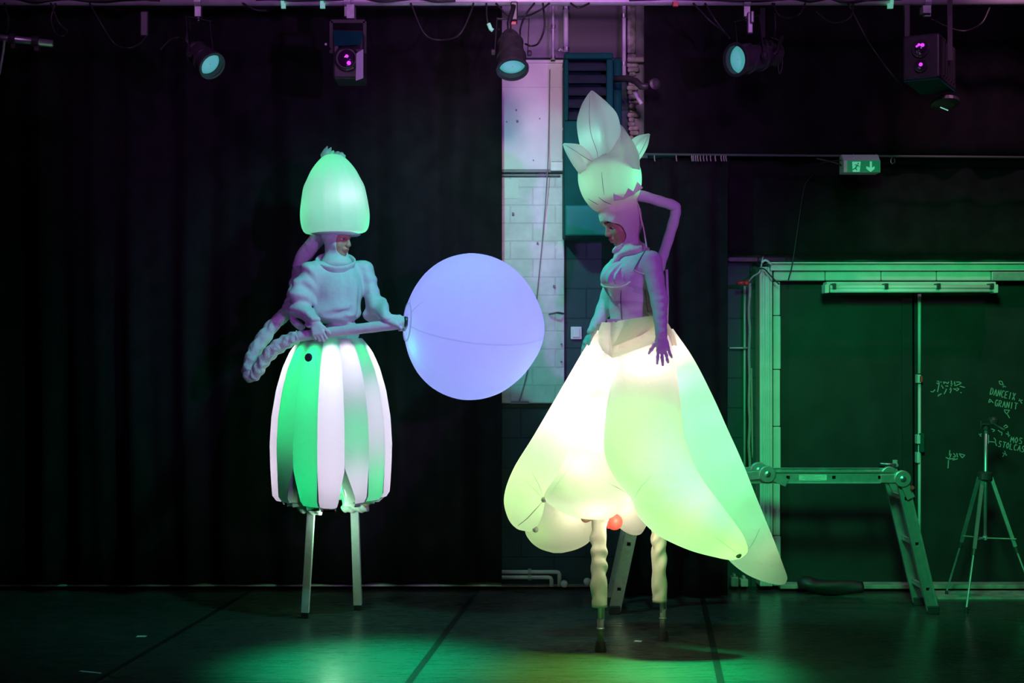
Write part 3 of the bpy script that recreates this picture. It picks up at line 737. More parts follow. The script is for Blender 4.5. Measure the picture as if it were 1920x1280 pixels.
# ================================================================== TRIPOD
t = thing('camera_tripod', (G(1846, 1135).x, G(1846, 1135).y, 0), 'thin silver camera tripod standing before the chalked door', 'tripod')
Yt = 8.92; top = P(1849, 800, Yt); hub = P(1847, 886, Yt)
kid(MB().tube([P(1849, 798, Yt), P(1847, 1012, Yt)], .011, 12), 'centre_column', 'alu', t, smooth=True)
kid(MB().lathe(P(1847, 892, Yt), (0, 0, 1), [(-.02, .03), (-.02, .045), (.02, .045), (.03, .02)], 16), 'collar', 'can_black', t)
hd = MB(); hd.box(*pbox(1842, 794, 1856, 797, Yt - .03, Yt + .03)); hd.box(*pbox(1838, 789, 1842, 801, Yt - .02, Yt + .02)); hd.lathe(P(1849, 806, Yt), (0, 0, 1), [(0, .014), (0, .02), (.03, .02), (.03, .012)], 14)
hd.lathe(P(1862, 789, Yt), (0, 0, 1), [(-.02, .03), (.01, .035), (.025, .02)], 14)
kid(hd, 'head', 'can_black', t, bevel=.002)
kid(MB().tube([P(1858, 792, Yt), P(1885, 807, Yt - .1)], .008, 8), 'pan_handle', 'can_black', t, smooth=True)
for (fx, fy, hx) in [(1775, 1117, 1836), (1812, 1150, 1843), (1944, 1140, 1858)]:
    foot = G(fx, fy); hp_ = P(hx, 894, Yt); mid = hp_.lerp(foot, .56)
    lg = kid(MB().bar(hp_, mid, .022, .012).tube([mid, foot + Vector((0, 0, .03))], .007, 8), 'leg', 'alu', t)
    kid(MB().lathe(foot, (0, 0, 1), [(0, .012), (.035, .009), (.04, .005)], 10), 'rubber_foot', 'rubber', lg)
    kid(MB().lathe(mid, (foot - mid), [(-.02, .013), (.02, .013)], 10), 'leg_clamp', 'can_black', lg)
cc = P(1847, 1008, Yt)
kid(MB().lathe(cc, (0, 0, 1), [(-.012, .014), (.012, .014)], 10).bar(cc, P(1806, 1004, Yt - .03), .006, .01).bar(cc, P(1828, 1012, Yt - .14), .006, .01).bar(cc, P(1906, 1010, Yt - .1), .006, .01), 'spreader', 'alu_dull', t)

# ================================================================== FOLDING LADDER
t = thing('folding_ladder', (G(1450, 1145).x, 8.7, 0), 'aluminium folding ladder set up as a low platform behind the leaf skirt', 'ladder')
Yn, Yr = 8.56, 8.86        # near and rear stile depth
zt = P(0, 895, Yn).z
def stile(name_parent, pts, Y):
    pass
xs_p = [P(1205, 0, Yn).x, P(1436, 0, Yn).x, P(1688, 0, Yn).x]
fl = G(1148, 1140); fr_ = G(1748, 1150)
def rung(p, q, parent): kid(MB().bar(p, q, .028, .028), 'rung', 'alu_dull', parent, bevel=.003)
for A_, B_, leg in [(Vector((fl.x, 0, .02)), Vector((xs_p[0], 0, zt)), 1), (Vector((xs_p[0], 0, zt)), Vector((xs_p[1], 0, zt)), 0),
                   (Vector((xs_p[1], 0, zt)), Vector((xs_p[2], 0, zt)), 0), (Vector((xs_p[2], 0, zt)), Vector((fr_.x, 0, .02)), 1)]:
    for Y in (Yn, Yr):
        mb = MB(); a = Vector((A_.x, Y, A_.z)); b_ = Vector((B_.x, Y, B_.z)); d = (b_ - a).normalized(); u = Vector((0, 1, 0)); o_ = d.cross(u); L = (b_ - a).length; c = (a + b_) / 2
        hh = .033; hs = .013; prev = 0          # channel: two flanges and a web with square rung holes
        mb.obox(c + o_ * hh, o_, u, d, .002, .013, L / 2); mb.obox(c - o_ * hh, o_, u, d, .002, .013, L / 2)
        for cu in [.16, .5, .84, None]:
            e = L if cu is None else cu * L - hs
            mb.obox(a + d * ((prev + e) / 2), o_, u, d, hh, .0015, (e - prev) / 2)
            if cu is not None:
                for sgn in (-1, 1): mb.obox(a + d * (cu * L) + o_ * sgn * (hh + hs) / 2, o_, u, d, (hh - hs) / 2, .0015, hs)
                prev = cu * L + hs
        s_ = kid(mb, 'stile', 'alu', t)
        if leg:
            e = A_ if A_.z < .1 else B_
            kid(MB().box((e.x - .035, Y - .02, 0), (e.x + .035, Y + .02, .05)), 'foot', 'rubber', s_, bevel=.006)
    for cu in (.16, .5, .84):
        p = Vector((A_.x, 0, A_.z)).lerp(Vector((B_.x, 0, B_.z)), cu)
        rg = MB(); a_, b_ = Vector((p.x, Yn - .001, p.z)), Vector((p.x, Yr + .001, p.z))
        for o1 in (-.012, .012): rg.bar(a_ + Vector((o1, 0, 0)), b_ + Vector((o1, 0, 0)), .002, .026, side=(0, 0, 1)); rg.bar(a_ + Vector((0, 0, o1)), b_ + Vector((0, 0, o1)), .026, .002, side=(0, 0, 1))
        kid(rg, 'rung', 'alu_dull', t)
for i, x in enumerate(xs_p):
    for Y in (Yn, Yr):
        zc = zt + (.022 if i == 1 else -.005)
        mb = MB()
        for dy in (-.022, .0):
            mb.lathe((x, Y + dy, zc), (0, -1, 0), [(0, .045), (0, .05), (.012, .05), (.014, .046)], 28)
        dirs = [(-1, -.1), (1, -.45)] if i == 1 else ([(-1, .0), (.45, -1)] if i == 2 else [(1, 0), (-.45, -1)])
        for dx, dz_ in dirs:
            v = Vector((dx, 0, dz_)).normalized(); mb.bar(Vector((x, Y - .02, zc)), Vector((x, Y - .02, zc)) + v * .13, .05, .008)
        h = kid(mb, 'hinge', 'alu', t, smooth=False, bevel=.002)
        kid(MB().lathe((x, Y - .034, zc), (0, -1, 0), [(0, .018), (.008, .018), (.012, .008)], 16), 'hinge_pin', 'steel', h)
kid(MB().lathe((xs_p[2] + .05, Yn - .05, zt - .055), (0, -1, 0), [(0, .012), (.01, .012)], 12), 'lock_button', 'red_plastic', t, 'small red lock button')
xa, xb = P(1497, 0, Yn - .01).x, P(1549, 0, Yn - .01).x
stk = kid(MB().box((xa, Yn - .0035, zt - .017), (xb, Yn - .0016, zt + .017)), 'sticker', 'label', t, 'pale printed sticker')
bb = MB()
for k, (u0, u1) in enumerate([(.08, .6), (.15, .82), (.1, .7), (.2, .78)]):
    z_ = zt + .011 - k * .007; bb.box((xa + (xb - xa) * u0, Yn - .0042, z_ - .001), (xa + (xb - xa) * u1, Yn - .0034, z_ + .001))
kid(bb, 'sticker_print', 'label_ink', stk)

# ================================================================== LIGHTING RIG
TY = 8.6
tag(MB().tube([P(-400, 4, TY), P(2320, 2, TY)], .026, 16).build('lighting_pipe', 'pipe_metal', smooth=True), 'bright metal lighting pipe crossing the top of the stage', 'pipe')
tag(MB().tube([P(-400, -32, TY + .3), P(2320, -34, TY + .3)], .024, 14).build('lighting_pipe', 'alu', smooth=True), 'second metal lighting pipe just above and behind the first', 'pipe')
# cable runs taped along the pipe
r_ = random.Random(9)
for k, (x0, x1, lab) in enumerate([(-40, 330, 'cable lying along the lighting pipe at its left end'), (480, 860, 'cable lying along the lighting pipe left of the middle lantern'), (1180, 1700, 'cable lying along the lighting pipe above the right lanterns')]):
    pts = [(x, -3 + 6 * r_.random(), TY - .04 + .02 * r_.random()) for x in np.arange(x0, x1, 34)]
    cable(pts, .008, lab, None)
def hook_clamp(mb, x, y=4):
    c = P(x, y, TY); mb.lathe(c - Vector((.02, 0, 0)), (1, 0, 0), [(0, .028), (0, .037), (.04, .037), (.04, .028)], 18, caps=False)
    mb.box((c.x - .018, TY - .02, c.z - .09), (c.x + .018, TY + .02, c.z - .03)); return c
def parcan(x, y, Y, aim, rad, L, lab, ytop=4, lens='lens_teal', xt=None):
    """can whose lens centre is at pixel x, y"""
    c = P(x, y, Y); d = Vector(aim).normalized(); back = c - d * L
    t = thing('par_lantern', c - Vector((0, 0, .2)), lab, 'stage lantern', 'par lanterns on the lighting pipe')
    pr = [(0, rad * .92), (.0, rad * 1.12), (.012, rad * 1.14), (.014, rad), (L * .30, rad * .97), (L * .31, rad * 1.03), (L * .36, rad * 1.03), (L * .37, rad * .93), (L * .68, rad * .86), (L * .69, rad * .92), (L * .73, rad * .92), (L * .74, rad * .82), (L * .90, rad * .62), (L * .99, rad * .42), (L, rad * .2)]
    o = MB().lathe(c, -d, pr, 36, caps=False).lathe(back, d, [(0, .001), (0, rad * .2)], 20, caps=False)
    can = kid(o, 'can', 'can_black', t); smooth_angle(can, 30)
    kid(MB().lathe(c - d * .045, d, [(-.03, rad * .9), (0, rad * .92), (.012, rad * .6), (.018, .002)], 32, caps=False), 'lens', lens, t, smooth=True)
    kid(MB().tube([back, back - d * .05 + Vector((0, 0, .02)), back - d * .06 + Vector((.03, 0, .12))], .014, 8), 'tail_cable', 'cable', t, smooth=True)
    pc = c - d * L * .45; tz = P(x, ytop, TY).z
    side = d.cross(Vector((0, 0, 1))).normalized(); w_ = rad * 1.15
    topc = P(xt if xt else x, 30, TY) ; topc = Vector((topc.x, TY, topc.z))
    y_ = MB()
    l_, r2 = pc - side * w_, pc + side * w_; up = Vector((0, 0, 1)); hgt = max(.12, topc.z - pc.z - .05)
    tl = Vector((topc.x, topc.y, topc.z - .02)) - side * w_; tr = Vector((topc.x, topc.y, topc.z - .02)) + side * w_
    y_.bar(l_, tl, .006, .028); y_.bar(r2, tr, .006, .028); y_.bar(tl, tr, .006, .03)
    kid(y_, 'yoke', 'can_black', t, bevel=.002)
    for p, sg_ in ((l_, -1), (r2, 1)): kid(MB().lathe(p, side * sg_, [(0, .02), (.02, .018), (.025, .006)], 12), 'knob', 'can_black', t)
    cl = MB(); hook_clamp(cl, xt if xt else x); cl.tube([topc + up * .1, topc - up * .03], .007, 8); kid(cl, 'hook_clamp', 'alu_dull', t)
    return t
parcan(398, 124, 8.35, (.62, -.55, -.56), .076, .26, 'black par lantern at left, tilted to the right, teal lens', xt=372)
parcan(961, 131, 8.30, (.06, -.52, -.85), .085, .30, 'black par lantern in front of the white wall bay, pointing down', xt=962)
parcan(1378, 112, 8.30, (-.80, -.58, -.18), .088, .30, 'black par lantern right of the duct, pointing left', xt=1400)
# extra tall plug on the pipe above the middle lantern
tag(MB().box(*pbox(957, 2, 971, 38, 8.5, 8.55)).box(*pbox(958, 38, 970, 44, 8.51, 8.54)).build('cable_connector', 'can_black', bevel=.008), 'black cable connector hanging above the middle par lantern', 'connector')
tag(MB().box(*pbox(958, 40, 968, 46, 8.495, 8.51)).build('connector_tag', 'red_plastic', bevel=.002), 'small red tag under the connector over the middle lantern', 'tag')
# connector box beside right par
tag(MB().box(*pbox(1402, 22, 1412, 62, 8.42, 8.46)).box(*pbox(1408, 20, 1414, 42, 8.40, 8.44)).build('cable_connector', 'alu_dull', bevel=.006), 'pale upright connector block above the right par lantern', 'connector')
tag(MB().box(*pbox(262, 20, 278, 68, 8.55, 8.6)).build('cable_connector', 'can_black', bevel=.008), 'dark upright connector hanging left of the left par lantern', 'connector')
# profile behind the right par lantern
t = thing('profile_spotlight', P(1440, 120, 8.75), 'dark profile spotlight body behind the right par lantern', 'stage lantern')
kid(MB().lathe(P(1425, 95, 8.7), (.9, .3, -.22), [(0, .05), (0, .075), (.05, .08), (.06, .07), (.13, .07), (.14, .05)], 24), 'body', 'can_black', t)
kid(MB().bar(P(1430, 70, 8.7), P(1430, 8, 8.62), .03, .006), 'yoke', 'can_black', t)
kid(MB().tube([Vector(q_) for q_ in spline([P(1444, 70, 8.7), P(1462, 78, 8.7), P(1467, 100, 8.7), P(1466, 128, 8.7), P(1461, 138, 8.7), P(1458, 112, 8.7)], 5)], .005, 8), 'lead', 'cable', t, smooth=True)
# LED box with barn door
t = thing('stage_projector', P(656, 150, 8.5), 'square black projector lantern with purple lens and grey side flap', 'stage lantern')
kid(MB().box(*pbox(624, 56, 680, 147, 8.38, 8.62)), 'housing', 'can_black', t, bevel=.012)
kid(MB().prism([P(624, 56, 8.37), P(680, 60, 8.37), P(676, 84, 8.32), P(628, 86, 8.32)], (0, .006, 0)), 'top_flap', 'vent_metal', t)  # green light on the box top is put into this flap's teal colour
kid(MB().prism([P(668, 100, 8.30), P(681, 92, 8.30), P(681, 146, 8.30), P(667, 151, 8.30)], (0, .006, 0)), 'side_flap', 'flap_grey', t, 'pale grey side flap')
kid(MB().lathe(P(650, 110, 8.38), (0, -1, 0), [(0, .075), (.02, .075), (.03, .066), (.02, .06)], 28), 'lens_ring', 'can_black', t)
kid(MB().lathe(P(650, 110, 8.37), (0, -1, 0), [(0, .06), (.02, .045), (.03, .02), (.032, .001)], 24), 'lens', 'lens_purple', t, smooth=True)
for x, y, r in ((650, 105, .010), (654, 118, .013)): kid(MB().ball(P(x, y, 8.34), r, 6), 'lit_diode', 'lens_hot', t, smooth=True)
kid(MB().bar(P(621, 100, 8.5), P(621, 40, 8.5), .02, .006).bar(P(684, 100, 8.5), P(684, 40, 8.5), .02, .006).bar(P(621, 40, 8.5), P(684, 40, 8.5), .02, .006), 'yoke', 'black', t)
cl = MB(); hook_clamp(cl, 652); cl.box(*pbox(650, 8, 664, 34, 8.5, 8.6)); kid(cl, 'hook_clamp', 'alu_dull', t)
kid(MB().ball(P(611, 83, 8.45), .008, 6), 'knob', 'switch_white', t, smooth=True)
# big scanner on the right
t = thing('moving_light', P(1755, 205, 8.5), 'large boxy black moving light at top right, tilted, with two purple lenses', 'stage lantern')
c = P(1750, 118, 8.55); X = Vector((.86, .5, -.12)).normalized(); Z = Vector((.12, .18, 1)); Z = (Z - X * Z.dot(X)).normalized(); Yv = Z.cross(X).normalized()
# body axis runs back-right; front faces the left-front
fx = Vector((-.47, -.88, 0)).normalized(); sd = fx.cross(Vector((0, 0, 1))).normalized(); upv = sd.cross(fx).normalized()
cf = P(1727, 106, 8.25)
kid(MB().obox(cf - fx * .24, sd, fx, upv, .105, .24, .13), 'housing', 'can_black', t, bevel=.012)
for k in range(5):
    for q_ in (-.108, .108): kid(MB().obox(cf - fx * (.12 + k * .07) + sd * q_, sd, fx, upv, .006, .012, .10), 'cooling_fin', 'black', t)
kid(MB().obox(cf - fx * .24 - upv * .134, sd, fx, upv, .10, .23, .004), 'bottom_plate', 'vent_metal', t)
for dv, r in ((.045, .045), (-.055, .033)):
    k = kid(MB().lathe(cf + upv * dv, fx, [(0, r * 1.15), (.012, r * 1.15), (.016, r), (.01, r * .9)], 24), 'lens_ring', 'can_black', t)
    kid(MB().lathe(cf + upv * dv + fx * .004, fx, [(0, r * .9), (.012, r * .7), (.02, .002)], 24, caps=False), 'lens', 'lens_purple', t, smooth=True)
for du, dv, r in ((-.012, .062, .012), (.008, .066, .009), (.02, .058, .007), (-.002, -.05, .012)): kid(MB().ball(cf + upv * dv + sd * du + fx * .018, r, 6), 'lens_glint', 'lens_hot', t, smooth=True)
for s_ in (-1, 1): kid(MB().bar(cf - fx * .2 + sd * .125 * s_, cf - fx * .2 + sd * .125 * s_ + Vector((0, 0, .36)), .03, .008), 'bracket', 'can_black', t, bevel=.002)
kid(MB().lathe(P(1772, 190, 8.6), (0, -.3, -1), [(-.02, .05), (0, .085), (.02, .085), (.03, .05)], 22), 'base_plate', 'can_black', t)
kid(MB().bar(P(1763, 201, 8.5), P(1778, 207, 8.5), .006, .004), 'status_light', 'sign_pale', t)
cl = MB(); hook_clamp(cl, 1738); cl.box(*pbox(1731, 10, 1746, 24, 8.55, 8.62)); kid(cl, 'hook_clamp', 'alu_dull', t)
tag(MB().box(*pbox(1696, 8, 1706, 68, 8.53, 8.56)).build('safety_strap', 'can_black'), 'thin dark strap left of the moving light', 'strap')
# stub boom at far left
t = thing('boom_arm', P(30, 85, 8.3), 'short metal boom arm poking in at the far left under the pipe', 'pipe')
kid(MB().tube([P(-80, 62, 8.3), P(99, 82, 8.3)], .022, 14), 'tube', 'alu', t, smooth=True)
for x, y in ((24, 74), (68, 79)): kid(MB().lathe(P(x, y, 8.3), (1, 0, -.1), [(-.018, .022), (-.018, .036), (.018, .036), (.018, .022)], 16).box(*pbox(x - 4, y, x + 4, y + 16, 8.28, 8.32)), 'clamp', 'can_black', t)
cable([(8, 76, 8.28), (6, 96, 8.3), (2, 120, 8.3), (-2, 140, 8.3)], .008, 'pale cable end hanging below the boom arm', None, m='alu_dull')
# hanging cables
for pts, lab in [
    ([(168, 10), (190, 45), (215, 82), (240, 90), (262, 82), (276, 66)], 'cable loop sagging at left between boom arm and left lantern'),
    ([(95, 10), (110, 42), (126, 58), (118, 68), (104, 62), (96, 36), (104, 10)], 'small cable loop near the left end of the pipe'),
    ([(8, 8), (16, 36), (12, 62)], 'cable dropping from the pipe onto the boom arm'),
    ([(300, 94), (318, 76), (336, 70), (350, 78)], 'cable loop behind the left par lantern'),
    ([(455, 10), (478, 18), (500, 20)], 'cable crossing just under the pipe right of the left lantern'),
    ([(770, 10), (795, 62), (825, 75), (860, 66), (880, 30), (888, 10)], 'cable loop sagging between the square projector and middle lantern'),
    ([(912, 8), (914, 40), (924, 56), (936, 55)], 'cable with a green plug left of the middle lantern'),
    ([(1018, 10), (1021, 50), (1010, 80), (996, 86), (985, 82)], 'thick cable loop right of the middle lantern'),
    ([(1002, 8), (985, 28), (976, 52), (975, 66)], 'cable looping close over the middle lantern'),
    ([(930, 10), (952, 28), (986, 30), (1014, 18), (1030, 6)], 'cable sagging across in front of the connector'),
    ([(1070, 0), (1085, 14), (1105, 8)], 'short cable loop above the duct'),
    ([(1300, 12), (1330, 38), (1356, 58), (1368, 72)], 'cable slanting down to the right par lantern'),
    ([(1322, 10), (1340, 36), (1360, 62)], 'second cable beside the slanting one at the right lantern'),
    ([(1448, 10), (1460, 28), (1480, 34), (1500, 26), (1510, 8)], 'small cable loop right of the right par lantern'),
    ([(1530, 22), (1550, 38), (1570, 43), (1595, 32), (1600, 8)], 'faint wide cable loop under the pipe'),
    ([(1590, 10), (1618, 60), (1640, 96), (1668, 134), (1694, 160)], 'long cable slanting down to the moving light'),
    ([(1746, 36), (1780, 52), (1810, 58), (1840, 44), (1856, 14)], 'thin cable loop right of the moving light'),
    ([(1452, 10), (1454, 50), (1452, 72)], 'cable dropping behind the profile spotlight')]:
    cable([(x, 6, TY - .028) if y <= 12 and i in (0, len(pts) - 1) else (x, y, TY - .10 + .03 * ((i * 7) % 3)) for i, (x, y) in enumerate(pts)], .006, lab)
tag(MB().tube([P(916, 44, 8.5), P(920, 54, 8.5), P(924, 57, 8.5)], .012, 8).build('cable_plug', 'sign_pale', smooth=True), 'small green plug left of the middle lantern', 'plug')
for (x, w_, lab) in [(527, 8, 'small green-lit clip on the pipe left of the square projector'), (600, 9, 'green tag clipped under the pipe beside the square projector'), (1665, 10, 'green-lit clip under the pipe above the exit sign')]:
    tag(MB().box(*pbox(x, 6, x + w_, 15, TY - .04, TY - .02)).lathe(P(x + w_ / 2, 4, TY) - Vector((.01, 0, 0)), (1, 0, 0), [(0, .027), (0, .034), (.02, .034), (.02, .027)], 14, caps=False).build('pipe_clip', 'sign_pale'), lab, 'clip')  # green light on the clips is put in as glowing sign material
tag(MB().box(*pbox(1262, 2, 1272, 12, TY - .05, TY - .02)).build('pipe_clip', 'red_plastic', bevel=.003), 'small red clip on the lighting pipe right of the duct', 'clip')

# ================================================================== PEOPLE: shared pieces
def head(fl, c, f, roll_up=Vector((0, 0, 1)), s=1.0):
    """face looking along f; returns local->world"""
    f = Vector(f).normalized(); sd = f.cross(roll_up).normalized(); u = sd.cross(f).normalized(); c = Vector(c)
    W = lambda a, b, z: c + (f * a + sd * b + u * z) * s
    M = [tuple(f), tuple(sd), tuple(u)]
    E = lambda p, r, k=.02, op='u': fl.ell(W(*p), [x * s for x in r], M, k, op)
    Cp = lambda p, q, ra, rb, k=.012: fl.cap(W(*p), W(*q), ra * s, rb * s, k)
    E((-.01, 0, .03), (.095, .076, .095)); E((.032, 0, -.03), (.062, .060, .088), .03)
    E((.062, 0, -.098), (.026, .028, .022), .03)
    for b in (-1, 1):
        E((.050, .038 * b, -.038), (.034, .026, .030), .02)
        E((.088, .031 * b, .004), (.020, .021, .014), .012, 's')
        Cp((.086, .014 * b, .024), (.074, .046 * b, .020), .011, .009, .015)
        Cp((.082, .018 * b, .010), (.074, .046 * b, .006), .0055, .005, .006)
        E((.104, .012 * b, -.036), (.012, .008, .008), .008)
    Cp((.090, 0, .018), (.112, 0, -.030), .009, .013, .012)
    E((.094, 0, -.062), (.018, .024, .012), .012)
    Cp((.094, -.021, -.068), (.103, 0, -.064), .005, .007, .006); Cp((.094, .021, -.068), (.103, 0, -.064), .005, .007, .006)
    Cp((.092, -.018, -.076), (.099, 0, -.078), .005, .008, .006); Cp((.092, .018, -.076), (.099, 0, -.078), .005, .008, .006)
    fl.cap(W(.106, -.02, -.071), W(.106, .02, -.071), .0022 * s, .0022 * s, .003, 's')
    return W, M, (f, sd, u)
def face_parts(W, ax, parent, s=1.0, closed=False):
    f, sd, u = ax
    for b in (-1, 1):
        e = kid(MB().ball(W(.0735, .031 * b, .003), .0125 * s, 8), 'eye', 'eye_white', parent, smooth=True)
        kid(MB().lathe(W(.0735, .031 * b, .001) + f * .0105 * s, f, [(0, .006 * s), (.0025 * s, .004 * s), (.003 * s, .0005)], 14), 'iris', 'iris', e, smooth=True)
        kid(MB().ball(W(.0745, .031 * b, .0065 if closed else .0085), (.0136 if closed else .0120) * s, 8), 'eyelid', 'skin', e, smooth=True)
        yl = -.004 if closed else .0035
        kid(MB().tube([W(.084, .019 * b, yl), W(.0885, .031 * b, yl - .002), W(.083, .043 * b, yl)], .0014 * s, 6), 'eyelashes', 'brow', e, smooth=True)
        kid(MB().tube([W(.094, .014 * b, .030), W(.090, .030 * b, .036), W(.078, .048 * b, .028)], .0036 * s, 8), 'eyebrow', 'brow', parent, smooth=True)
def pick_face(W, M, s=1.0):
    o = np.array(W(0, 0, 0)); Mx = np.array(M)
    def fn(C):
        q = (C - o) @ Mx.T / s; fm = np.zeros(len(C), int)
        lip = (q[:, 0] > .094) & (np.abs(q[:, 1]) < .021) & (q[:, 2] < -.0625) & (q[:, 2] > -.083)
        fm[lip] = 1; return fm
    return fn
def hand_sdf(fl, w_, d, n, t, curl=(20, 25, 20), spread=4, thumb=(40, 25), s=1.0, k=.006, fat=1.0):
    """w_ wrist, d to fingertips, n palm normal, t thumb side"""
    w_ = Vector(w_); d = Vector(d).normalized(); n = Vector(n); n = (n - d * n.dot(d)).normalized()
    t = Vector(t); t = (t - d * t.dot(d) - n * t.dot(n)).normalized(); kn = []
    for i, (off, L) in enumerate([(.030, .088), (.010, .092), (-.010, .088), (-.028, .080)]):
        kp = w_ + (t * off + d * L) * s; kn.append(kp)
        fl.cap(w_ + t * off * .55 * s, kp, .014 * s * fat, .0115 * s * fat, .012)
    fl.cap(w_ + (d * .03 + t * .018 + n * .006) * s, w_ + (d * .06 - t * .018 + n * .006) * s, .014 * s, .012 * s, .015)
    for i, (L, r) in enumerate([((.040, .024, .020), .0088), ((.044, .027, .021), .0090), ((.041, .025, .020), .0086), ((.032, .019, .018), .0076)]):
        a = math.radians(spread * (1.5 - i)); dd = (d * math.cos(a) + t * math.sin(a)).normalized(); nn = n; p = kn[i]; ang = 0
        for j in range(3):
            ang += math.radians(curl[j] * (1 + .08 * i)); v = dd * math.cos(ang) + nn * math.sin(ang); q = p + v * L[j] * s
            fl.cap(p, q, r * s * fat * (1 - .08 * j), r * s * fat * (.92 - .08 * j), k); p = q
    p = w_ + (d * .022 + t * .022 + n * .006) * s; a = math.radians(thumb[0]); b = math.radians(thumb[1])
    v = (d * math.cos(a) + t * math.sin(a)); q = p + v * .045 * s; fl.cap(p, q, .0135 * s * fat, .0105 * s * fat, .012)
    v2 = (v * math.cos(b) + n * math.sin(b)).normalized(); q2 = q + v2 * .032 * s; fl.cap(q, q2, .0102 * s * fat, .0095 * s * fat, k)
    q3 = q2 + (v2 + n * .25).normalized() * .026 * s; fl.cap(q2, q3, .0095 * s * fat, .0075 * s * fat, k)

# ================================================================== PERFORMER WITH THE BALL (left)
Y0 = 8.60
p = lambda x, y, dy=0: P(x, y, Y0 + dy)
foot_n = G(572, 1158); foot_f = G(671, 1143)
PL = thing('person', (p(622, 1150).x, Y0, 0), 'stilt walker in white sweatshirt, onion-shaped glowing hat and green-and-white striped glowing skirt', 'person')
SW, SE = p(585, 513, -.07), p(680, 511, .08)
EW, EE = p(563, 577, -.10), p(703, 567, .02)
WWr, WEr = p(589, 603, -.235), p(727, 597, -.262)
HC = p(630, 445, 0)
lo = [p(525, 0).x, Y0 - .42, p(0, 985).z]; hi = [p(795, 0).x, Y0 + .34, p(0, 395).z]
fb = Field(lo, hi, .0042)
W, M_, AX = head(fb, HC, (.84, -.50, -.18), s=.94)
fb.cap(p(629, 462, .02), p(630, 500, .02), .050, .056, .03)
fb.cap(SW, SE, .058, .058, .05); fb.ell(p(631, 545), (.15, .105, .17), None, .06); fb.ell(p(634, 600, .01), (.085, .070, .13), None, .05); fb.ell(p(624, 658), (.12, .10, .09), None, .06)
HP, HQ = p(600, 662, -.04), p(645, 662, .04)
KN, KF = p(592, 800, -.13), p(655, 800, .03)
AN, AF = p(584, 936, -.12), p(660, 928, .12)
fb.chain([HP, KN, AN], [.085, .058, .042], .05); fb.chain([HQ, KF, AF], [.085, .058, .042], .05)
for a in (AN, AF): fb.cap(a, a + Vector((.10, -.09, -.03)), .036, .028, .03)
fb.chain([SW, EW, WWr], [.050, .040, .028], .02); fb.chain([SE, EE, WEr], [.050, .040, .028], .02)
hl = (WWr, p(600, 628, -.205) - WWr); 
hand_sdf(fb, WWr, (.35, -.30, -.88), (.1, .95, -.25), (.9, .1, .3), curl=(38, 50, 40), spread=3, thumb=(30, 35), s=.92)
hand_sdf(fb, WEr, (.93, -.28, -.26), (-.05, .78, -.62), (.2, -.5, .8), curl=(30, 48, 42), spread=3, thumb=(30, 40), s=.92)
body = field_obj(fb, 'body', ['skin', 'lip'], PL, 2, pick_face(W, M_, .94)); face_parts(W, AX, PL, .94)
# gloves
for nm, wr, args in (('glove', WWr, dict(d=(.35, -.30, -.88), n=(.1, .95, -.25), t=(.9, .1, .3), curl=(38, 50, 40), spread=3, thumb=(30, 35), s=.92, fat=1.18)),
                     ('glove', WEr, dict(d=(.93, -.28, -.26), n=(-.05, .78, -.62), t=(.2, -.5, .8), curl=(30, 48, 42), spread=3, thumb=(30, 40), s=.92, fat=1.18))):
    fg = Field(wr - Vector((.16, .17, .17)), wr + Vector((.18, .16, .13)), .0026)
    hand_sdf(fg, wr, **args); el = EW if wr is WWr else EE
    fg.cap(wr + (el - wr).normalized() * .05, wr, .034, .030, .012)
    field_obj(fg, nm, 'jersey', PL, 1)
# hood with face opening and chin strap
fh = Field(HC - Vector((.18, .18, .19)), HC + Vector((.18, .18, .14)), .0034)
head(fh, HC, AX[0], s=.94); fh.cap(p(629, 470, .02), p(630, 500, .02), .056, .072, .03); fh.ell(p(631, 494, .0), (.088, .085, .040), None, .03); fh.f -= np.float32(.0075)
fh.ell(W(.092, 0, -.020), (.082, .070, .084), M_, .006, 's')
fh.ell(W(-.03, -.060, -.118), (.030, .03, .016), M_, .006, 's')
field_obj(fh, 'hood', 'cloth', PL, 1)
# sweatshirt
lo2 = [p(525, 0).x, Y0 - .32, p(0, 668).z]; hi2 = [p(745, 0).x, Y0 + .3, p(0, 478).z]
fs_ = Field(lo2, hi2, .0045)
fs_.cap(SW, SE, .072, .072, .05); fs_.ell(p(632, 545, -.01), (.158, .128, .16), None, .06)
fs_.ell(p(630, 585, -.02), (.152, .135, .085), None, .05)
fs_.ell(p(641, 622, -.01), (.108, .105, .075), None, .02); fs_.cap(p(640, 625, 0), p(636, 645, 0), .10, .11, .02)
fs_.chain([SW, EW], [.068, .062], .035); fs_.ell(p(560, 550, -.12), (.055, .06, .085), None, .03)
fs_.chain([EW, WWr], [.060, .036], .03); fs_.cap(p(546, 590, -.05), p(566, 622, -.08), .020, .016, .03)
fs_.chain([SE, EE], [.064, .052], .03)
for x, y, dy, r in ((683, 502, .06, .056), (692, 524, .05, .056), (698, 546, .03, .052), (704, 563, 0, .056)): fs_.ell(p(x, y, dy), (r, r, r * .68), None, .014)
fs_.chain([EE, WEr], [.053, .036], .025); fs_.cap(p(690, 590, .0), p(722, 610, -.08), .028, .024, .04)
cx, cz = p(632, 0).x, p(0, 500).z
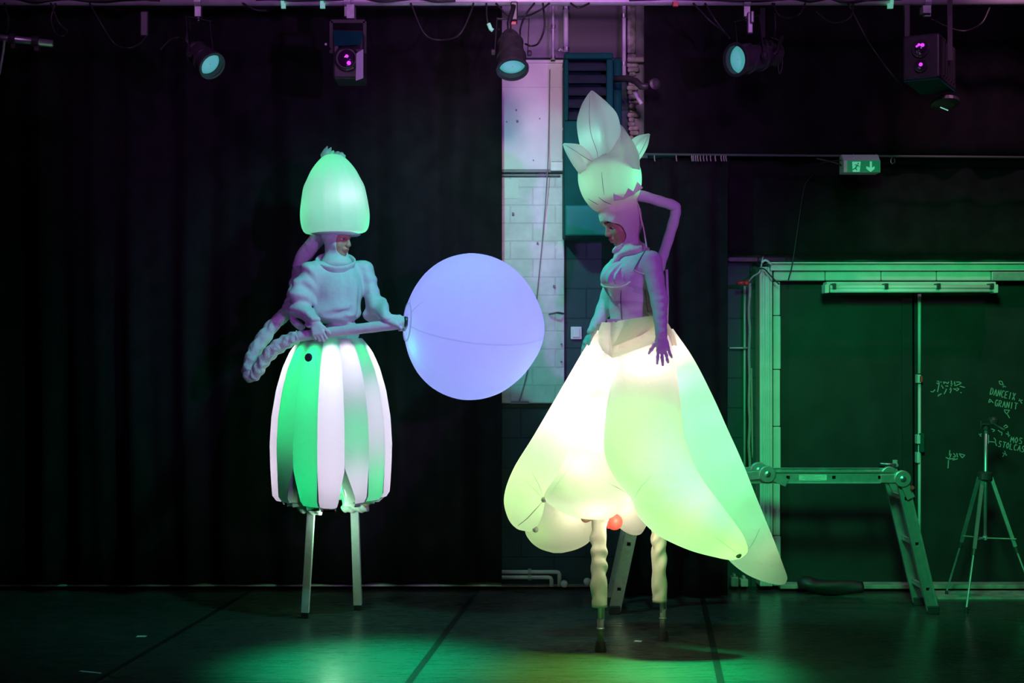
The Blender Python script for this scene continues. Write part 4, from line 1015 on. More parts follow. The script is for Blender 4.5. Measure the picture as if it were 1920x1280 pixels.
def folds(X, Y, Z):
    # gathers running down from the shoulders, and the blouse folding over the waistband
    a = .008 * np.sin((X - cx) * 62 + 2.2 * np.sin((Z - cz) * 9)) * np.clip((X - cx - .04) / .06, 0, 1) * np.clip((cz - Z + .03) / .05, 0, 1) * np.clip((Z - cz + .36) / .1, 0, 1)
    b_ = .008 * np.sin((X * .6 + Z) * 70 + 2 * np.sin(X * 22)) * np.clip((cx - .10 - X) / .05, 0, 1)
    c_ = .009 * np.sin((Z + .35 * X) * 85 + 2 * np.sin(X * 14)) * np.exp(-((Z - p(0, 608).z) / .035) ** 2)
    return a + b_ + c_ + .004 * np.sin(2.4 + Z * 24 + 5 * (X - cx) + 1.5 * np.sin((X - cx) * 11)) * np.clip((p(0, 560).z - Z + .06) / .1, 0, 1) + .0018 * np.sin(X * 31 + Z * 27) * np.sin(Y * 33)
fs_.warp(folds)
# big fold hollows
fs_.cap(p(612, 590, -.16), p(664, 582, -.12), .010, .006, .03, 's'); fs_.cap(p(668, 516, -.11), p(660, 585, -.12), .008, .010, .025, 's'); fs_.cap(p(680, 530, -.06), p(672, 590, -.06), .008, .012, .025, 's')
fs_.cap(p(598, 512, -.19), p(606, 566, -.22), .022, .030, .03, 's')
sw = field_obj(fs_, 'sweatshirt', 'jersey', PL, 2)
nrm = Vector((.05, -.42, .90)).normalized()
cb = MB()
cb.lathe(p(629, 496, -.01), nrm, [(-.035, .100), (-.02, .112), (.0, .118), (.018, .121), (.030, .122), (.036, .117), (.030, .110), (.012, .104), (-.01, .095), (-.035, .085)], 48, lobes=0, caps=False)
kid(cb, 'collar', 'jersey', sw, smooth=True)
kid(MB().tube([p(652, 626, -.12), p(652, 640, -.12)], .004, 6), 'drawstring', 'cloth', sw, smooth=True)
# puff skirt of separate inflated lobes, each with its own strip of light
Sx = 622
prof = [(636, 57), (646, 66), (662, 76), (690, 88), (730, 99), (780, 107), (830, 110), (870, 109), (905, 107), (930, 105), (942, 101)]
def skirt_r(y): return np.interp(y, [a for a, b_ in prof], [b_ for a, b_ in prof]) / 310.0
axs = Vector((p(Sx, 0).x, Y0, 0))
NL = 14; GREEN = (.0, 1.0, .26); WHITE = (.92, .80, 1.0)
cols = {0: 'w', 1: 'g', 2: 'g', 3: 'w', 4: 'm', 5: 'm2', 6: 'w', 7: 'g', 8: 'w', 9: 'g', 10: 'w', 11: 'g', 12: 'g', 13: 'g'}
bots = {0: 944, 1: 944, 2: 948, 3: 950, 4: 943, 5: 941, 6: 938}
skirt = thing_org = None
for i in range(NL):
    a0 = math.radians(-83 + 25.7 * i); a1 = a0 + math.radians(25.7)
    yb_ = bots.get(i, 942); vs = []; rows = 34; na = 9; nr_ = 4
    for k in range(rows + 1):
        s_ = k / rows; y = 634 + (yb_ - 634) * s_; R = skirt_r(min(y, 942)); z = p(0, y).z
        end = min(1, (1 - s_) / .035) ** .5 if s_ > .965 else 1
        end2 = min(1, s_ / .03 + .3)
        cut = 0
        # lower edges pinch apart into notches
        pinch = max(0, (s_ - .76) / .24) ** 1.0
        p0 = pinch * {2: .36, 4: .60}.get(i, .05); p1 = pinch * {1: .50, 3: .28}.get(i, .05)
        b0 = a0 + (a1 - a0) * p0; b1 = a1 - (a1 - a0) * p1
        ring = []
        for j in range(na):
            u = j / (na - 1); ang = b0 + (b1 - b0) * u; r = R * (1 + .045 * math.sin(PI * u) * end2) * (.45 + .55 * end if s_ > .965 else 1)
            ring.append((r, ang))
        for j in range(1, nr_):
            ring.append((R * (1 - .48 * j / nr_), b1))
        for j in range(nr_):
            ring.append((R * .52, b1 + (b0 - b1) * j / (nr_ - 1)))
        for j in range(nr_ - 1, 0, -1): ring.append((R * (1 - .48 * j / nr_), b0))
        for r, ang in ring: vs.append((axs.x + r * math.sin(ang), axs.y - r * math.cos(ang), z))
    n = len(ring)
    fs = [[k * n + j, k * n + (j + 1) % n, (k + 1) * n + (j + 1) % n, (k + 1) * n + j] for k in range(rows) for j in range(n)]
    fs += [list(range(n)), [rows * n + j for j in range(n)][::-1]]
    fm = [0 if j < na - 1 else 1 for k in range(rows) for j in range(n)] + [1, 0]
    pn = link_mesh('skirt_panel', vs, fs, ['panel_cloth', 'cloth'], fm, PL, True)
    pn.data.set_sharp_from_angle(angle=math.radians(50))
    am = (a0 + a1) / 2; dr = Vector((math.sin(am), -math.cos(am), 0)); pinchw = .0
    def strip(y0, y1, c, pw):
        z0, z1 = p(0, y0).z, p(0, y1).z; R = skirt_r((y0 + y1) / 2)
        area('led_strip', (axs.x + dr.x * R * .6, axs.y + dr.y * R * .6, (z0 + z1) / 2), dr, pw * abs(z1 - z0), c, .03, abs(z1 - z0), pn)
    c = cols[i]; GP, WP = LSG, LSW
    if c == 'g': strip(655, 930, GREEN, GP)
    elif c == 'w': strip(655, 930, WHITE, WP); strip(645, 700, GREEN, GP * .5)
    elif c == 'm': strip(650, 745, WHITE, WP); strip(770, 850, GREEN, GP * .8); strip(865, 925, WHITE, WP * 1.1)
    elif c == 'm2': strip(650, 700, GREEN, GP); strip(720, 850, WHITE, WP * .8); strip(860, 930, GREEN, GP)
kid(MB().lathe(p(579, 670, -.30), (-.35, -1, .1), [(0, .022), (.004, .025), (.008, .018), (.008, .001)], 18), 'air_valve', 'can_black', PL)
# waistband of the skirt
kid(MB().lathe((axs.x, axs.y, p(0, 642).z), (0, 0, 1), [(-.03, .20), (0, .175), (.012, .16), (.03, .13)], 56, lobes=22, amp=.03), 'skirt_waistband', 'hat_cloth', PL, smooth=True)
# bloomers
fbm = Field([p(545, 0).x, Y0 - .25, p(0, 985).z], [p(700, 0).x, Y0 + .27, p(0, 820).z], .0042)
fbm.chain([p(590, 850, -.12), p(580, 935, -.12)], [.078, .076], .04); fbm.cap(p(568, 948, -.13), p(594, 954, -.14), .038, .038, .03)
fbm.chain([p(652, 850, .03), p(664, 930, .10)], [.080, .074], .04); fbm.cap(p(653, 948, .06), p(681, 948, .06), .040, .040, .03)
fbm.warp(lambda X, Y, Z: .005 * np.sin(X * 120 + 14 * np.sin(Z * 9)) * np.clip((p(0, 880).z - Z) / .1, 0, 1) + .003 * np.sin(Z * 60 + X * 50))
field_obj(fbm, 'bloomers', 'cloth', PL, 2)
# stilts
for a, ft, sx in ((p(584, 945, -.12), foot_n, .046), (p(665, 945, .10), foot_f, .050)):
    tp = Vector((a.x, a.y, a.z)); bt = ft + Vector((0, 0, .03)); 
    st = kid(MB().bar(tp, bt, sx, sx), 'stilt', 'cloth', PL, bevel=.004)
    kid(MB().bar(ft + Vector((0, 0, .034)), ft, sx * .9, sx * .9), 'rubber_foot', 'rubber', st, bevel=.003)
lamp('skirt_fill_light', p(622, 900, -.02), 1.6, GREEN, .05, PL); lamp('hat_light', p(620, 293, 0), .05, GREEN, .01, PL); lamp('skirt_fill_light', p(624, 975, -.16), 2.4, (.50, 1, .60), .05, PL)  # inner green skirt lamp is added to light the bloomers
# onion hat
hc = p(629, 437, 0)
hp = [(436, 20), (437, 50), (434, 58), (427, 62), (418, 64), (405, 65), (390, 64), (370, 61), (350, 57), (335, 50), (320, 42.5), (308, 34), (299, 26), (293, 19), (290, 12), (289, 2)]
tl = Vector((-.035, 0, 1))
hat = kid(MB().lathe(hc, tl, [((437 - y) / 310, max(r, .3) / 310) for y, r in spline(hp, 5)], 120, lobes=12, amp=.06, ph=.2), 'hat', 'hat_cloth', PL, smooth=True)
tf = MB()
for x0, x1, x2, yt in ((612, 608, 614, 276), (615, 614, 621, 278), (622, 622, 626, 284), (630, 632, 636, 286), (638, 641, 643, 288)):
    tf.tube([p(x0, 300), p(x1, 289), p((x1 + x2) / 2, (286 + yt) / 2), p(x2, yt - 2)], [.030, .024, .013, .003], 8)
kid(tf, 'hat_tuft', 'hat_cloth', hat, smooth=True)
kid(MB().lathe(p(630, 437), (.03, 0, 1), [(-.014, .11), (-.012, .135), (-.004, .15), (.012, .1)], 60), 'hat_brim', 'cloth', hat, smooth=True)
kid(MB().lathe(p(628, 443, .01), (0, 0, 1), [(-.02, .085), (.03, .10)], 40), 'hat_collar', 'cloth', hat, smooth=True)
lamp('hat_light', p(642, 372, -.08), HATW, (.9, .75, 1), .04, PL); lamp('hat_light', p(620, 330, 0), HATG, GREEN, .04, PL); lamp('hat_light', p(598, 400, 0), HATG, GREEN, .04, PL)
lamp('hat_light', p(668, 420, 0), HATG * .5, GREEN, .03, PL)

# ---- the stalk prop: ball, stick and long hose
tz = p(768, 604, -.28); PB = thing('inflatable_flower_stalk', (tz.x, tz.y, 0), 'glowing blue-violet ball on a pale padded stick with a long crumpled hose', 'prop')
kid(MB().tube([Vector(q_) for q_ in spline([p(556, 631, -.18), p(620, 623, -.20), p(700, 613, -.24), p(768, 605, -.27)], 8)], lambda s, th: .0315 + .001 * math.sin(40 * s + 2 * th), 20), 'stick', 'cloth', PB, smooth=True)
hz = spline([p(603, 437, .10), p(592, 452, .12), p(574, 474, .13), p(564, 494, .16), p(556, 530, .2), p(549, 562, .16), p(538, 584, .08), p(512, 610, .0), p(488, 642, -.05), p(470, 676, -.1), p(466, 700, -.12), p(478, 700, -.13), p(492, 680, -.14), p(512, 656, -.16), p(538, 640, -.17), p(560, 630, -.18)], 9)
def hr(s, th):
    if s < .22: return .048 + .0015 * math.sin(60 * s + 2 * th)
    base = .052 if s < .12 else (.046 if s < .22 else .040)
    return base + (.0045 * math.sin(150 * s + 1.5 * math.sin(3 * th)) + .003 * math.sin(2 * th + 30 * s) + .002 * math.sin(67 * s + 5 * th)) * min(1, s * 5)
kid(MB().tube([Vector(q_) for q_ in hz], hr, 24), 'hose', 'tube_cloth', PB, smooth=True)
bc = p(891, 613, -.17); ax_ = Vector((1, .27, -.07)).normalized(); st_ = bc - ax_ * .415
bp_ = [(.025, .008), (.012, .03), (.0, .05), (-.002, .075), (.006, .11), (.02, .155), (.05, .225), (.10, .300), (.17, .365), (.25, .408), (.34, .432), (.42, .433), (.50, .418), (.58, .385), (.65, .335), (.71, .275), (.76, .205), (.80, .135), (.825, .065), (.834, .02), (.835, .001)]
sp = spline(bp_, 3)
balo = MB().lathe(st_, ax_, [tuple(q_) for q_ in sp], 96, lobes=8, amp=.012, ph=.25)
ball = kid(balo, 'ball', 'ball_cloth', PB, smooth=True)
kid(MB().lathe(st_ + ax_ * .006, ax_, [(.002, .106), (-.004, .109), (-.005, .113), (.003, .116)], 48, caps=False), 'mouth_ring', 'ball_cloth', ball, smooth=True)
def mer(k):
    a_ = (Vector((0, 0, 1)) - ax_ * ax_.z).normalized(); b_ = ax_.cross(a_); th = k * PI / 4 + .25
    return [st_ + ax_ * d + (a_ * math.cos(th) + b_ * math.sin(th)) * (r_q * .9880 + .0006) for d, r_q in [tuple(q_) for q_ in sp[9:]]]
for k in range(8): kid(MB().tube(mer(k), .0012, 6), 'seam', 'ball_cloth', ball, smooth=True)
kid(MB().lathe(st_ + ax_ * .02, -ax_, [(0, .026), (.028, .033), (.034, .03)], 24), 'stick_cuff', 'can_black', PB, smooth=True)
lamp('ball_light', bc + Vector((.0, -.02, .03)), BALLP, (.27, .13, 1.0), .10, PB)
lamp('ball_light', bc + Vector((.14, -.02, -.14)), BALLP * .22, (.32, .55, 1.0), .06, PB)
lamp('ball_light', st_ + Vector((.10, -.05, -.13)), BALLP * .035, (.05, 1, .5), .04, PB)

# ================================================================== PERFORMER WITH THE LEAF SKIRT (right)
Y1 = 7.62
p = lambda x, y, dy=0: P(x, y, Y1 + dy)
PR = thing('person', (p(1180, 1210).x, Y1, 0), 'stilt walker in pale corset, tall leafy bud headdress and huge glowing petal skirt, looking down', 'person')
fn, ff = G(1126, 1221), G(1243, 1200)
HC = p(1167, 418, -.01)
SN, SF = p(1221, 489, -.13), p(1158, 500, .13)
EN, EF = p(1236, 562, -.20), p(1134, 578, .10)
WN, WF = p(1240, 628, -.33), p(1111, 622, .0)
lo = [p(1080, 0).x, Y1 - .42, p(0, 985).z]; hi = [p(1275, 0).x, Y1 + .30, p(0, 385).z]
ARM_N = dict(d=(.12, -.14, -1), n=(.15, .95, 0), t=(-1, .1, 0), curl=(6, 12, 10), spread=9, thumb=(42, 5), s=.84)
ARM_F = dict(d=(-.55, 0, -.85), n=(.8, .3, -.5), t=(-.3, -.9, 0), curl=(10, 12, 10), spread=3, thumb=(30, 10), s=.78)
def core(fl, g=0.0):
    fl.cap(p(1178, 455, 0), p(1192, 492, 0), .052 + g, .062 + g, .03)
    fl.cap(SN + Vector((-.02, .02, -.01)), SF + Vector((.02, 0, 0)), .056 + g, .050 + g, .06)
    fl.ell(p(1184, 522), (.118 + g, .145 + g, .13), None, .06)
    for dy in (-.075, .065): fl.ell(p(1153, 521, dy), (.062 + g, .058 + g, .055), None, .04)
    fl.ell(p(1184, 572), (.112 + g, .12 + g, .12), None, .06); fl.ell(p(1190, 630), (.130 + g, .145 + g, .10), None, .06)
fb = Field(lo, hi, .0042)
W, M_, AX = head(fb, HC, (-.90, -.24, -.36), s=.93)
core(fb)
LN = [p(1172, 655, -.05), p(1145, 800, -.13), p(1126, 955, -.12)]; LF = [p(1204, 655, .06), p(1226, 800, .08), p(1236, 950, .12)]
fb.chain(LN, [.085, .055, .040], .05); fb.chain(LF, [.085, .055, .040], .05)
for a in (LN[2], LF[2]): fb.cap(a, a + Vector((-.08, -.03, -.04)), .034, .026, .03)
fb.chain([SN, EN, WN], [.046, .035, .023], .02); fb.chain([SF, EF, WF], [.044, .034, .023], .02)
hand_sdf(fb, WN, **ARM_N); hand_sdf(fb, WF, **ARM_F)
field_obj(fb, 'body', ['skin', 'lip'], PR, 2, pick_face(W, M_, .93)); face_parts(W, AX, PR, .93, True)
kid(MB().tube([W(.096, -.013, -.071), W(.1015, 0, -.072), W(.096, .013, -.071)], .003, 8), 'teeth', 'teeth', PR, smooth=True)
for wr, el, A_ in ((WN, EN, ARM_N), (WF, EF, ARM_F)):
    fg = Field(wr - Vector((.15, .12, .19)), wr + Vector((.12, .12, .10)), .0025)
    hand_sdf(fg, wr, fat=1.16, **A_); fg.cap(wr + (el - wr).normalized() * .07, wr, .031, .025, .012)
    fg.warp(lambda X, Y, Z: .0008 * np.sin(Z * 190 + X * 60))
    field_obj(fg, 'glove', 'jersey', PR, 1)
# leotard with tight sleeves
fl_ = Field([p(1095, 0).x, Y1 - .40, p(0, 660).z], [p(1270, 0).x, Y1 + .28, p(0, 455).z], .0042)
core(fl_, .006); fl_.chain([SN, EN, WN], [.056, .043, .030], .02); fl_.chain([SF, EF, WF], [.052, .042, .030], .02)
fl_.warp(lambda X, Y, Z: .0016 * np.sin(Z * 150 + X * 45 + 2 * np.sin(X * 60)) * np.clip((X - p(1215, 0).x) / .02, 0, 1) * np.clip((p(0, 545).z - Z) / .04, 0, 1) + .0012 * np.sin(Z * 60 + Y * 40 + X * 20))
leo = field_obj(fl_, 'leotard', 'jersey', PR, 2)
# hood rising into the headdress base
fh = Field([p(1085, 0).x, Y1 - .22, p(0, 500).z], [p(1240, 0).x, Y1 + .22, p(0, 330).z], .0034)
head(fh, HC, AX[0], s=.93); fh.cap(p(1178, 455, 0), p(1190, 488, 0), .056, .070, .03)
fh.ell(p(1188, 474, 0), (.080, .105, .048), None, .03); fh.cap(p(1158, 470, -.05), p(1150, 500, -.06), .016, .010, .03)
fh.f -= np.float32(.007)
fh.cap(p(1171, 418, .01), p(1162, 398, 0), .090, .096, .04); fh.cap(p(1160, 400, 0), p(1150, 362, 0), .098, .125, .04)
fh.warp(lambda X, Y, Z: (.0055 * np.sin(Z * 105 - X * 75 + 2 * np.sin(X * 30)) * np.clip((p(0, 450).z - Z) / .04, 0, 1)) + .0018 * np.sin(Z * 55 - X * 70))
fh.ell(W(.088, 0, -.036), (.090, .088, .078), M_, .006, 's')
fh.plane(p(1145, 366), Vector((-.25, 0, 1)).normalized())
field_obj(fh, 'hood', 'hood_cloth', PR, 1)
kid(MB().tube([Vector(q_) for q_ in spline([W(.055, -.052, .052), W(.085, -.03, .066), W(.094, 0, .070), W(.085, .03, .066), W(.055, .052, .052)], 6)], .004, 8), 'hood_seam', 'cream', PR, smooth=True)
# gathered bust cloth
fc = Field([p(1105, 0).x, Y1 - .30, p(0, 560).z], [p(1235, 0).x, Y1 + .25, p(0, 470).z], .0036)
fc.ell(p(1174, 512), (.125, .125, .085), None, .05)
for dy in (-.080, .066): fc.ell(p(1152, 522, dy), (.070, .068, .060), None, .04)
bx = p(1195, 0).x
fc.warp(lambda X, Y, Z: .0058 * np.sin(30 * np.arctan2(Y - Y1, bx - X) + 1.6 * np.sin(Z * 22) + 2 * np.sin(7 * np.arctan2(Y - Y1, bx - X))) * (.35 + .65 * np.clip((p(0, 490).z - Z) / .09, 0, 1)))
fc.plane(p(1160, 537), Vector((-.10, 0, -1)).normalized()); fc.plane(p(1196, 520), Vector((1, -.1, .1)).normalized()); fc.plane(p(1170, 480), Vector((.2, 0, 1)).normalized())
bust = field_obj(fc, 'gathered_bust', 'jersey', PR, 1)
rf = MB(); rp = [Vector(q_) for q_ in spline([p(1128, 530, .10), p(1129, 534, -.02), p(1134, 537, -.11), p(1150, 539, -.15), p(1170, 536, -.155), p(1184, 527, -.14)], 10)]
rf.tube(rp, lambda s, th: .005 + .002 * math.sin(150 * s), 10); kid(rf, 'ruffle', 'cream', bust, smooth=True)
# corset
fk = Field([p(1115, 0).x, Y1 - .28, p(0, 625).z], [p(1245, 0).x, Y1 + .25, p(0, 500).z], .0036)
fk.ell(p(1184, 525), (.122, .150, .11), None, .06); fk.ell(p(1184, 572), (.122, .128, .12), None, .06); fk.ell(p(1188, 612), (.128, .14, .08), None, .05)
fk.warp(lambda X, Y, Z: .0018 * np.sin(Z * 45 + X * 12 + np.sin(Y * 25)) + .001 * np.sin(Z * 110 + Y * 30))
fk.plane(p(1160, 534), Vector((.30, .1, 1)).normalized()); fk.plane(p(1190, 604), Vector((-.05, 0, -1)).normalized())
co = field_obj(fk, 'corset', 'corset', PR, 1)
def seam(pts, r=.0022, m='dark_seam', nm='corset_seam', o=None, par=None):
    h = [hit(o or co, *q_) for q_ in spline(pts, 8)]; h = [q_ for q_ in h if q_ is not None]
    if len(h) > 2: kid(MB().tube(h, r, 7), nm, m, par or co, smooth=True)
seam([(1165, 541), (1164, 560), (1165, 585), (1166, 602)]); seam([(1207, 522), (1210, 550), (1214, 580), (1220, 600)]); seam([(1142, 544), (1141, 570), (1141, 600)])
seam([(1188, 505), (1196, 510), (1208, 514)], .003, 'cream', 'armhole_trim', leo, PR); seam([(1213, 466), (1203, 480), (1194, 496), (1189, 505)], .0022, 'dark_seam', 'armhole_seam', leo, PR)
pk = MB()
fp = [(1138, 598), (1166, 598), (1167, 608), (1160, 607), (1150, 602), (1139, 613)]
pk.prism([p(x, y, -.15) for x, y in fp], (0, .006, 0)); kid(pk, 'corset_point', 'corset', co)
kid(MB().prism([p(x, y, -.14) for x, y in [(1212, 585), (1230, 585), (1228, 600), (1222, 597)]], (0, .006, 0)), 'corset_point', 'corset', co)
kid(MB().tube([p(1250, 505, .02), p(1252, 560, .02), p(1250, 612, .02)], .008, 8), 'back_support', 'cloth', PR, smooth=True)
def sheet(nm, m, L, R_, yc):
    A = spline([(L[i][0], L[i][1], R_[i][0], R_[i][1], yc[i]) for i in range(len(L))], 7); vs = []; n = 12
    for lx, ly, rx, ry, y_ in A:
        for j in range(n + 1):
            u = j / n; vs.append(P(lx + (rx - lx) * u, ly + (ry - ly) * u, Y1 + y_ - .035 * math.sin(PI * u) + .004 * math.sin(u * 15)))
    fs = [[k * (n + 1) + j, k * (n + 1) + j + 1, (k + 1) * (n + 1) + j + 1, (k + 1) * (n + 1) + j] for k in range(len(A) - 1) for j in range(n)]
    return link_mesh(nm, vs, fs, m, None, PR, True)
# peplum leaves over the waist
def lf(nm, m, L, R_, yc, th, **k): return leaf(nm, m, PR, L, R_, yc, th, Y1, **k)
sheet('waist_leaf', 'waist_cloth', [(1128, 604), (1122, 622), (1122, 640), (1128, 656)], [(1152, 604), (1151, 625), (1149, 650), (1148, 671)], [-.13, -.18, -.25, -.31])
sheet('waist_leaf', 'waist_cloth', [(1141, 604), (1145, 625), (1147, 650), (1148, 672)], [(1232, 590), (1234, 612), (1234, 628), (1232, 641)], [-.13, -.20, -.28, -.34])
sheet('waist_leaf', 'waist_cloth', [(1170, 600), (1166, 615), (1158, 632), (1149, 650)], [(1236, 592), (1232, 604), (1222, 616), (1204, 628)], [-.145, -.20, -.255, -.30])
sheet('waist_leaf', 'waist_cloth', [(1226, 598), (1234, 615), (1244, 632), (1258, 648)], [(1248, 598), (1258, 615), (1266, 632), (1270, 648)], [-.06, -.10, -.13, -.15])
lamp('skirt_fill_light', p(1180, 960, -.12), 3.2, (1, .80, .60), .05, PR); lamp('skirt_fill_light', p(1126, 992, -.42), 2.0, (1, .80, .62), .05, PR)  # added warm lamps stand in for the skirt's glow on the trousers
# petals of the skirt
WARM = (1, .76, .68); PG = (.42, 1.0, .18); MINT = (.20, 1.0, .42)
def petal(L, R_, yc, th, lights, m='petal_cloth', **k):
    o = lf('skirt_petal', m, L, R_, yc, th, n=32, seg=9, **k)
    for x, y, dy, pw, c in lights: lamp('petal_light', p(x, y, dy), pw * PET, c, .07, o)
    return o
petA = petal([(1118, 618), (1086, 670), (1050, 732), (1002, 814), (962, 880), (945, 932), (952, 970), (968, 990), (988, 996)],
      [(1165, 640), (1150, 710), (1120, 800), (1078, 868), (1044, 905), (1024, 936), (1018, 962), (1010, 982), (996, 996)],
      [.0, -.04, -.09, -.13, -.16, -.18, -.17, -.16, -.15], [.04, .08, .11, .13, .13, .11, .085, .05, .01],
      [(1120, 680, -.05, 1.0, WARM), (1096, 740, -.08, .6, WARM), (1066, 810, -.11, .9, WARM), (1000, 905, -.15, .8, PG), (1010, 940, -.16, .10, WARM)])
petB = petal([(1140, 630), (1120, 700), (1085, 800), (1046, 885), (1020, 930), (1040, 952), (1068, 966), (1092, 972), (1118, 974)],
      [(1205, 630), (1196, 700), (1182, 800), (1180, 880), (1188, 922), (1178, 944), (1160, 960), (1146, 970), (1134, 974)],
      [-.08, -.14, -.20, -.24, -.26, -.26, -.25, -.24, -.23], [.05, .09, .12, .14, .13, .11, .08, .045, .01],
      [(1146, 700, -.20, 1.5, (1, .90, .84)), (1122, 800, -.27, 1.7, (1, .90, .84)), (1096, 880, -.28, .6, (.7, 1, .42)), (1176, 925, -.28, .25, WARM)])
petC = petal([(1168, 640), (1146, 720), (1134, 790), (1134, 850), (1152, 895), (1184, 936), (1196, 966), (1232, 1002), (1290, 1030), (1345, 1045), (1370, 1050)],
      [(1256, 628), (1268, 690), (1276, 755), (1282, 810), (1298, 862), (1322, 905), (1352, 945), (1378, 980), (1396, 1008), (1402, 1032), (1390, 1046)],
      [-.14, -.24, -.32, -.37, -.40, -.42, -.43, -.43, -.42, -.40, -.39], [.05, .09, .12, .14, .15, .15, .14, .12, .09, .05, .01],
      [(1212, 690, -.24, .95, WARM), (1205, 790, -.29, .22, (.60, 1, .32)), (1225, 870, -.36, .62, PG), (1290, 950, -.42, .9, PG), (1360, 1010, -.41, .35, PG), (1384, 1038, -.41, .05, WARM)])
petD = petal([(1228, 622), (1252, 690), (1268, 760), (1276, 830), (1290, 890), (1320, 950), (1344, 1000), (1362, 1044), (1396, 1074), (1432, 1090), (1460, 1096)],
      [(1262, 616), (1300, 672), (1334, 738), (1362, 800), (1390, 862), (1414, 922), (1436, 976), (1454, 1020), (1468, 1058), (1476, 1082), (1472, 1094)],
      [-.04, -.08, -.12, -.14, -.15, -.16, -.16, -.16, -.16, -.15, -.15], [.03, .07, .10, .12, .12, .11, .10, .09, .07, .04, .01],
      [(1258, 665, -.07, .6, WARM), (1285, 720, -.10, .45, MINT), (1318, 790, -.12, .5, MINT), (1345, 855, -.14, .5, MINT), (1370, 915, -.15, .4, MINT), (1400, 980, -.15, .25, MINT), (1425, 1030, -.15, .16, (.7, 1, .5))])
petal([(1030, 880), (990, 950), (984, 992), (994, 1014), (1012, 1028), (1036, 1036)],
      [(1130, 880), (1130, 950), (1120, 990), (1106, 1014), (1084, 1028), (1056, 1036)],
      [.22, .25, .26, .26, .25, .24], [.05, .10, .10, .08, .05, .01], [(1070, 960, .22, .42, (1, .85, .55)), (1015, 990, .24, .12, PG)])
petal([(1120, 900), (1130, 950), (1146, 976), (1162, 990), (1176, 999), (1186, 1003)],
      [(1210, 900), (1218, 950), (1214, 978), (1208, 992), (1202, 1000), (1196, 1003)],
      [.20, .24, .25, .25, .24, .24], [.05, .08, .08, .06, .04, .01], [(1172, 950, .21, .32, (1, .85, .6))])
petal([(1210, 640), (1230, 740), (1250, 850), (1280, 940), (1320, 1000), (1350, 1020)], [(1252, 630), (1290, 720), (1330, 820), (1370, 900), (1392, 960), (1380, 1010)],
      [.08, .18, .26, .30, .30, .29], [.04, .09, .11, .10, .06, .01], [(1300, 850, .26, .5, MINT)])
petal([(1130, 630), (1095, 700), (1050, 800), (1020, 870), (1030, 920), (1060, 950)], [(1170, 630), (1160, 720), (1150, 820), (1140, 890), (1120, 930), (1080, 952)],
      [.10, .18, .26, .30, .30, .29], [.04, .09, .11, .10, .06, .01], [(1100, 820, .26, .5, WARM)])
def crease(o, pts, r=.0014, m='petal_cloth'):
    h = [hit(o, *q_, off=0.0) for q_ in spline(pts, 8)]; h = [q_ for q_ in h if q_ is not None]
    if len(h) > 3: kid(MB().tube(h, lambda s_, th: r * (.25 + .75 * math.sin(PI * s_) ** .5), 6), 'seam', m, o, smooth=True)
crease(petA, [(1019, 938), (1004, 955), (988, 972), (970, 986)], .003, 'cream'); crease(petA, [(1018, 930), (1010, 908), (996, 884)]); crease(petA, [(1018, 934), (1000, 915), (982, 900)])
crease(petB, [(1030, 930), (1050, 900), (1072, 870)]); crease(petB, [(1180, 928), (1160, 915), (1140, 905)])
crease(petC, [(1190, 935), (1200, 915), (1222, 890)]); crease(petC, [(1380, 1036), (1362, 1022), (1340, 1006)])
crease(petD, [(1392, 1040), (1410, 1020), (1425, 990)])
for x, y, dy in ((1020, 936, -.30), (1384, 1040, -.46), (1004, 992, -.20)):
    kid(MB().lathe(p(x, y, dy + .03), (0, -1, 0), [(0, .012), (.01, .016), (.018, .010), (.02, .001)], 14), 'petal_tie', 'cream', PR, smooth=True)
rl = kid(MB().ball(p(1152, 978, .10), .045, 10), 'red_lamp', 'red_led', PR, 'small glowing red lamp', smooth=True)
kid(MB().tube([p(1141, 968, .08), p(1139, 980, .07), p(1141, 990, .08)], .006, 8), 'lamp_wire', 'red_led', rl, smooth=True)
# trouser legs and stilts
def trouser(pts, dy, r0, seed):
    ph = seed; sp_ = spline([p(x, y, d_) for x, y, d_ in pts], 14)
    def rr(s, th):
        fold = math.sin(44 * s + 7 * abs(math.sin((th + ph) / 2)) + 2.0 * math.sin(9 * s + ph)) * (.6 + .4 * math.sin(17 * s + th))
        hem = 1 if s < .95 else 0
        return r0 * (1.10 if s < .4 else 1.0) + hem * (.0078 * fold * min(1, s * 1.6) + .002 * math.sin(23 * s + 3 * th + ph))
    return kid(MB().tube([Vector(q_) for q_ in sp_], rr, 28), 'trouser_leg', 'cream', PR, smooth=True)
trouser([(1130, 900, -.14), (1126, 940, -.14), (1123, 1000, -.14), (1123, 1060, -.14), (1124, 1137, -.14)], 0, .041, 0)
trouser([(1234, 900, .13), (1236, 940, .14), (1235, 1000, .14), (1236, 1060, .14), (1237, 1128, .14)], 0, .0395, 2)
for (x, y, dy), ft, lab in (((1125, 1050, -.14), fn, None), ((1237, 1050, .14), ff, None)):
    tp = p(x, y, dy); st = kid(MB().tube([tp, ft + Vector((0, 0, .10))], .0135, 16).tube([tp + Vector((.018, .02, 0)), ft + Vector((.016, .018, .16))], .008, 10), 'stilt', 'pipe_metal', PR, smooth=True)
    kid(MB().lathe(ft + Vector((0, 0, .115)), (0, 0, 1), [(0, .018), (.004, .022), (.008, .022), (.012, .018)], 20), 'stilt_ring', 'steel', st, smooth=True)
    kid(MB().tube([ft + Vector((0, 0, .052)), ft + Vector((0, 0, .17))], .0175, 16), 'stilt_sleeve', 'grey_paint', st, smooth=True)
    kid(MB().lathe(ft, (0, 0, 1), [(0, .030), (.004, .032), (.05, .024), (.056, .022), (.058, .012)], 24), 'rubber_foot', 'rubber', st, smooth=False)
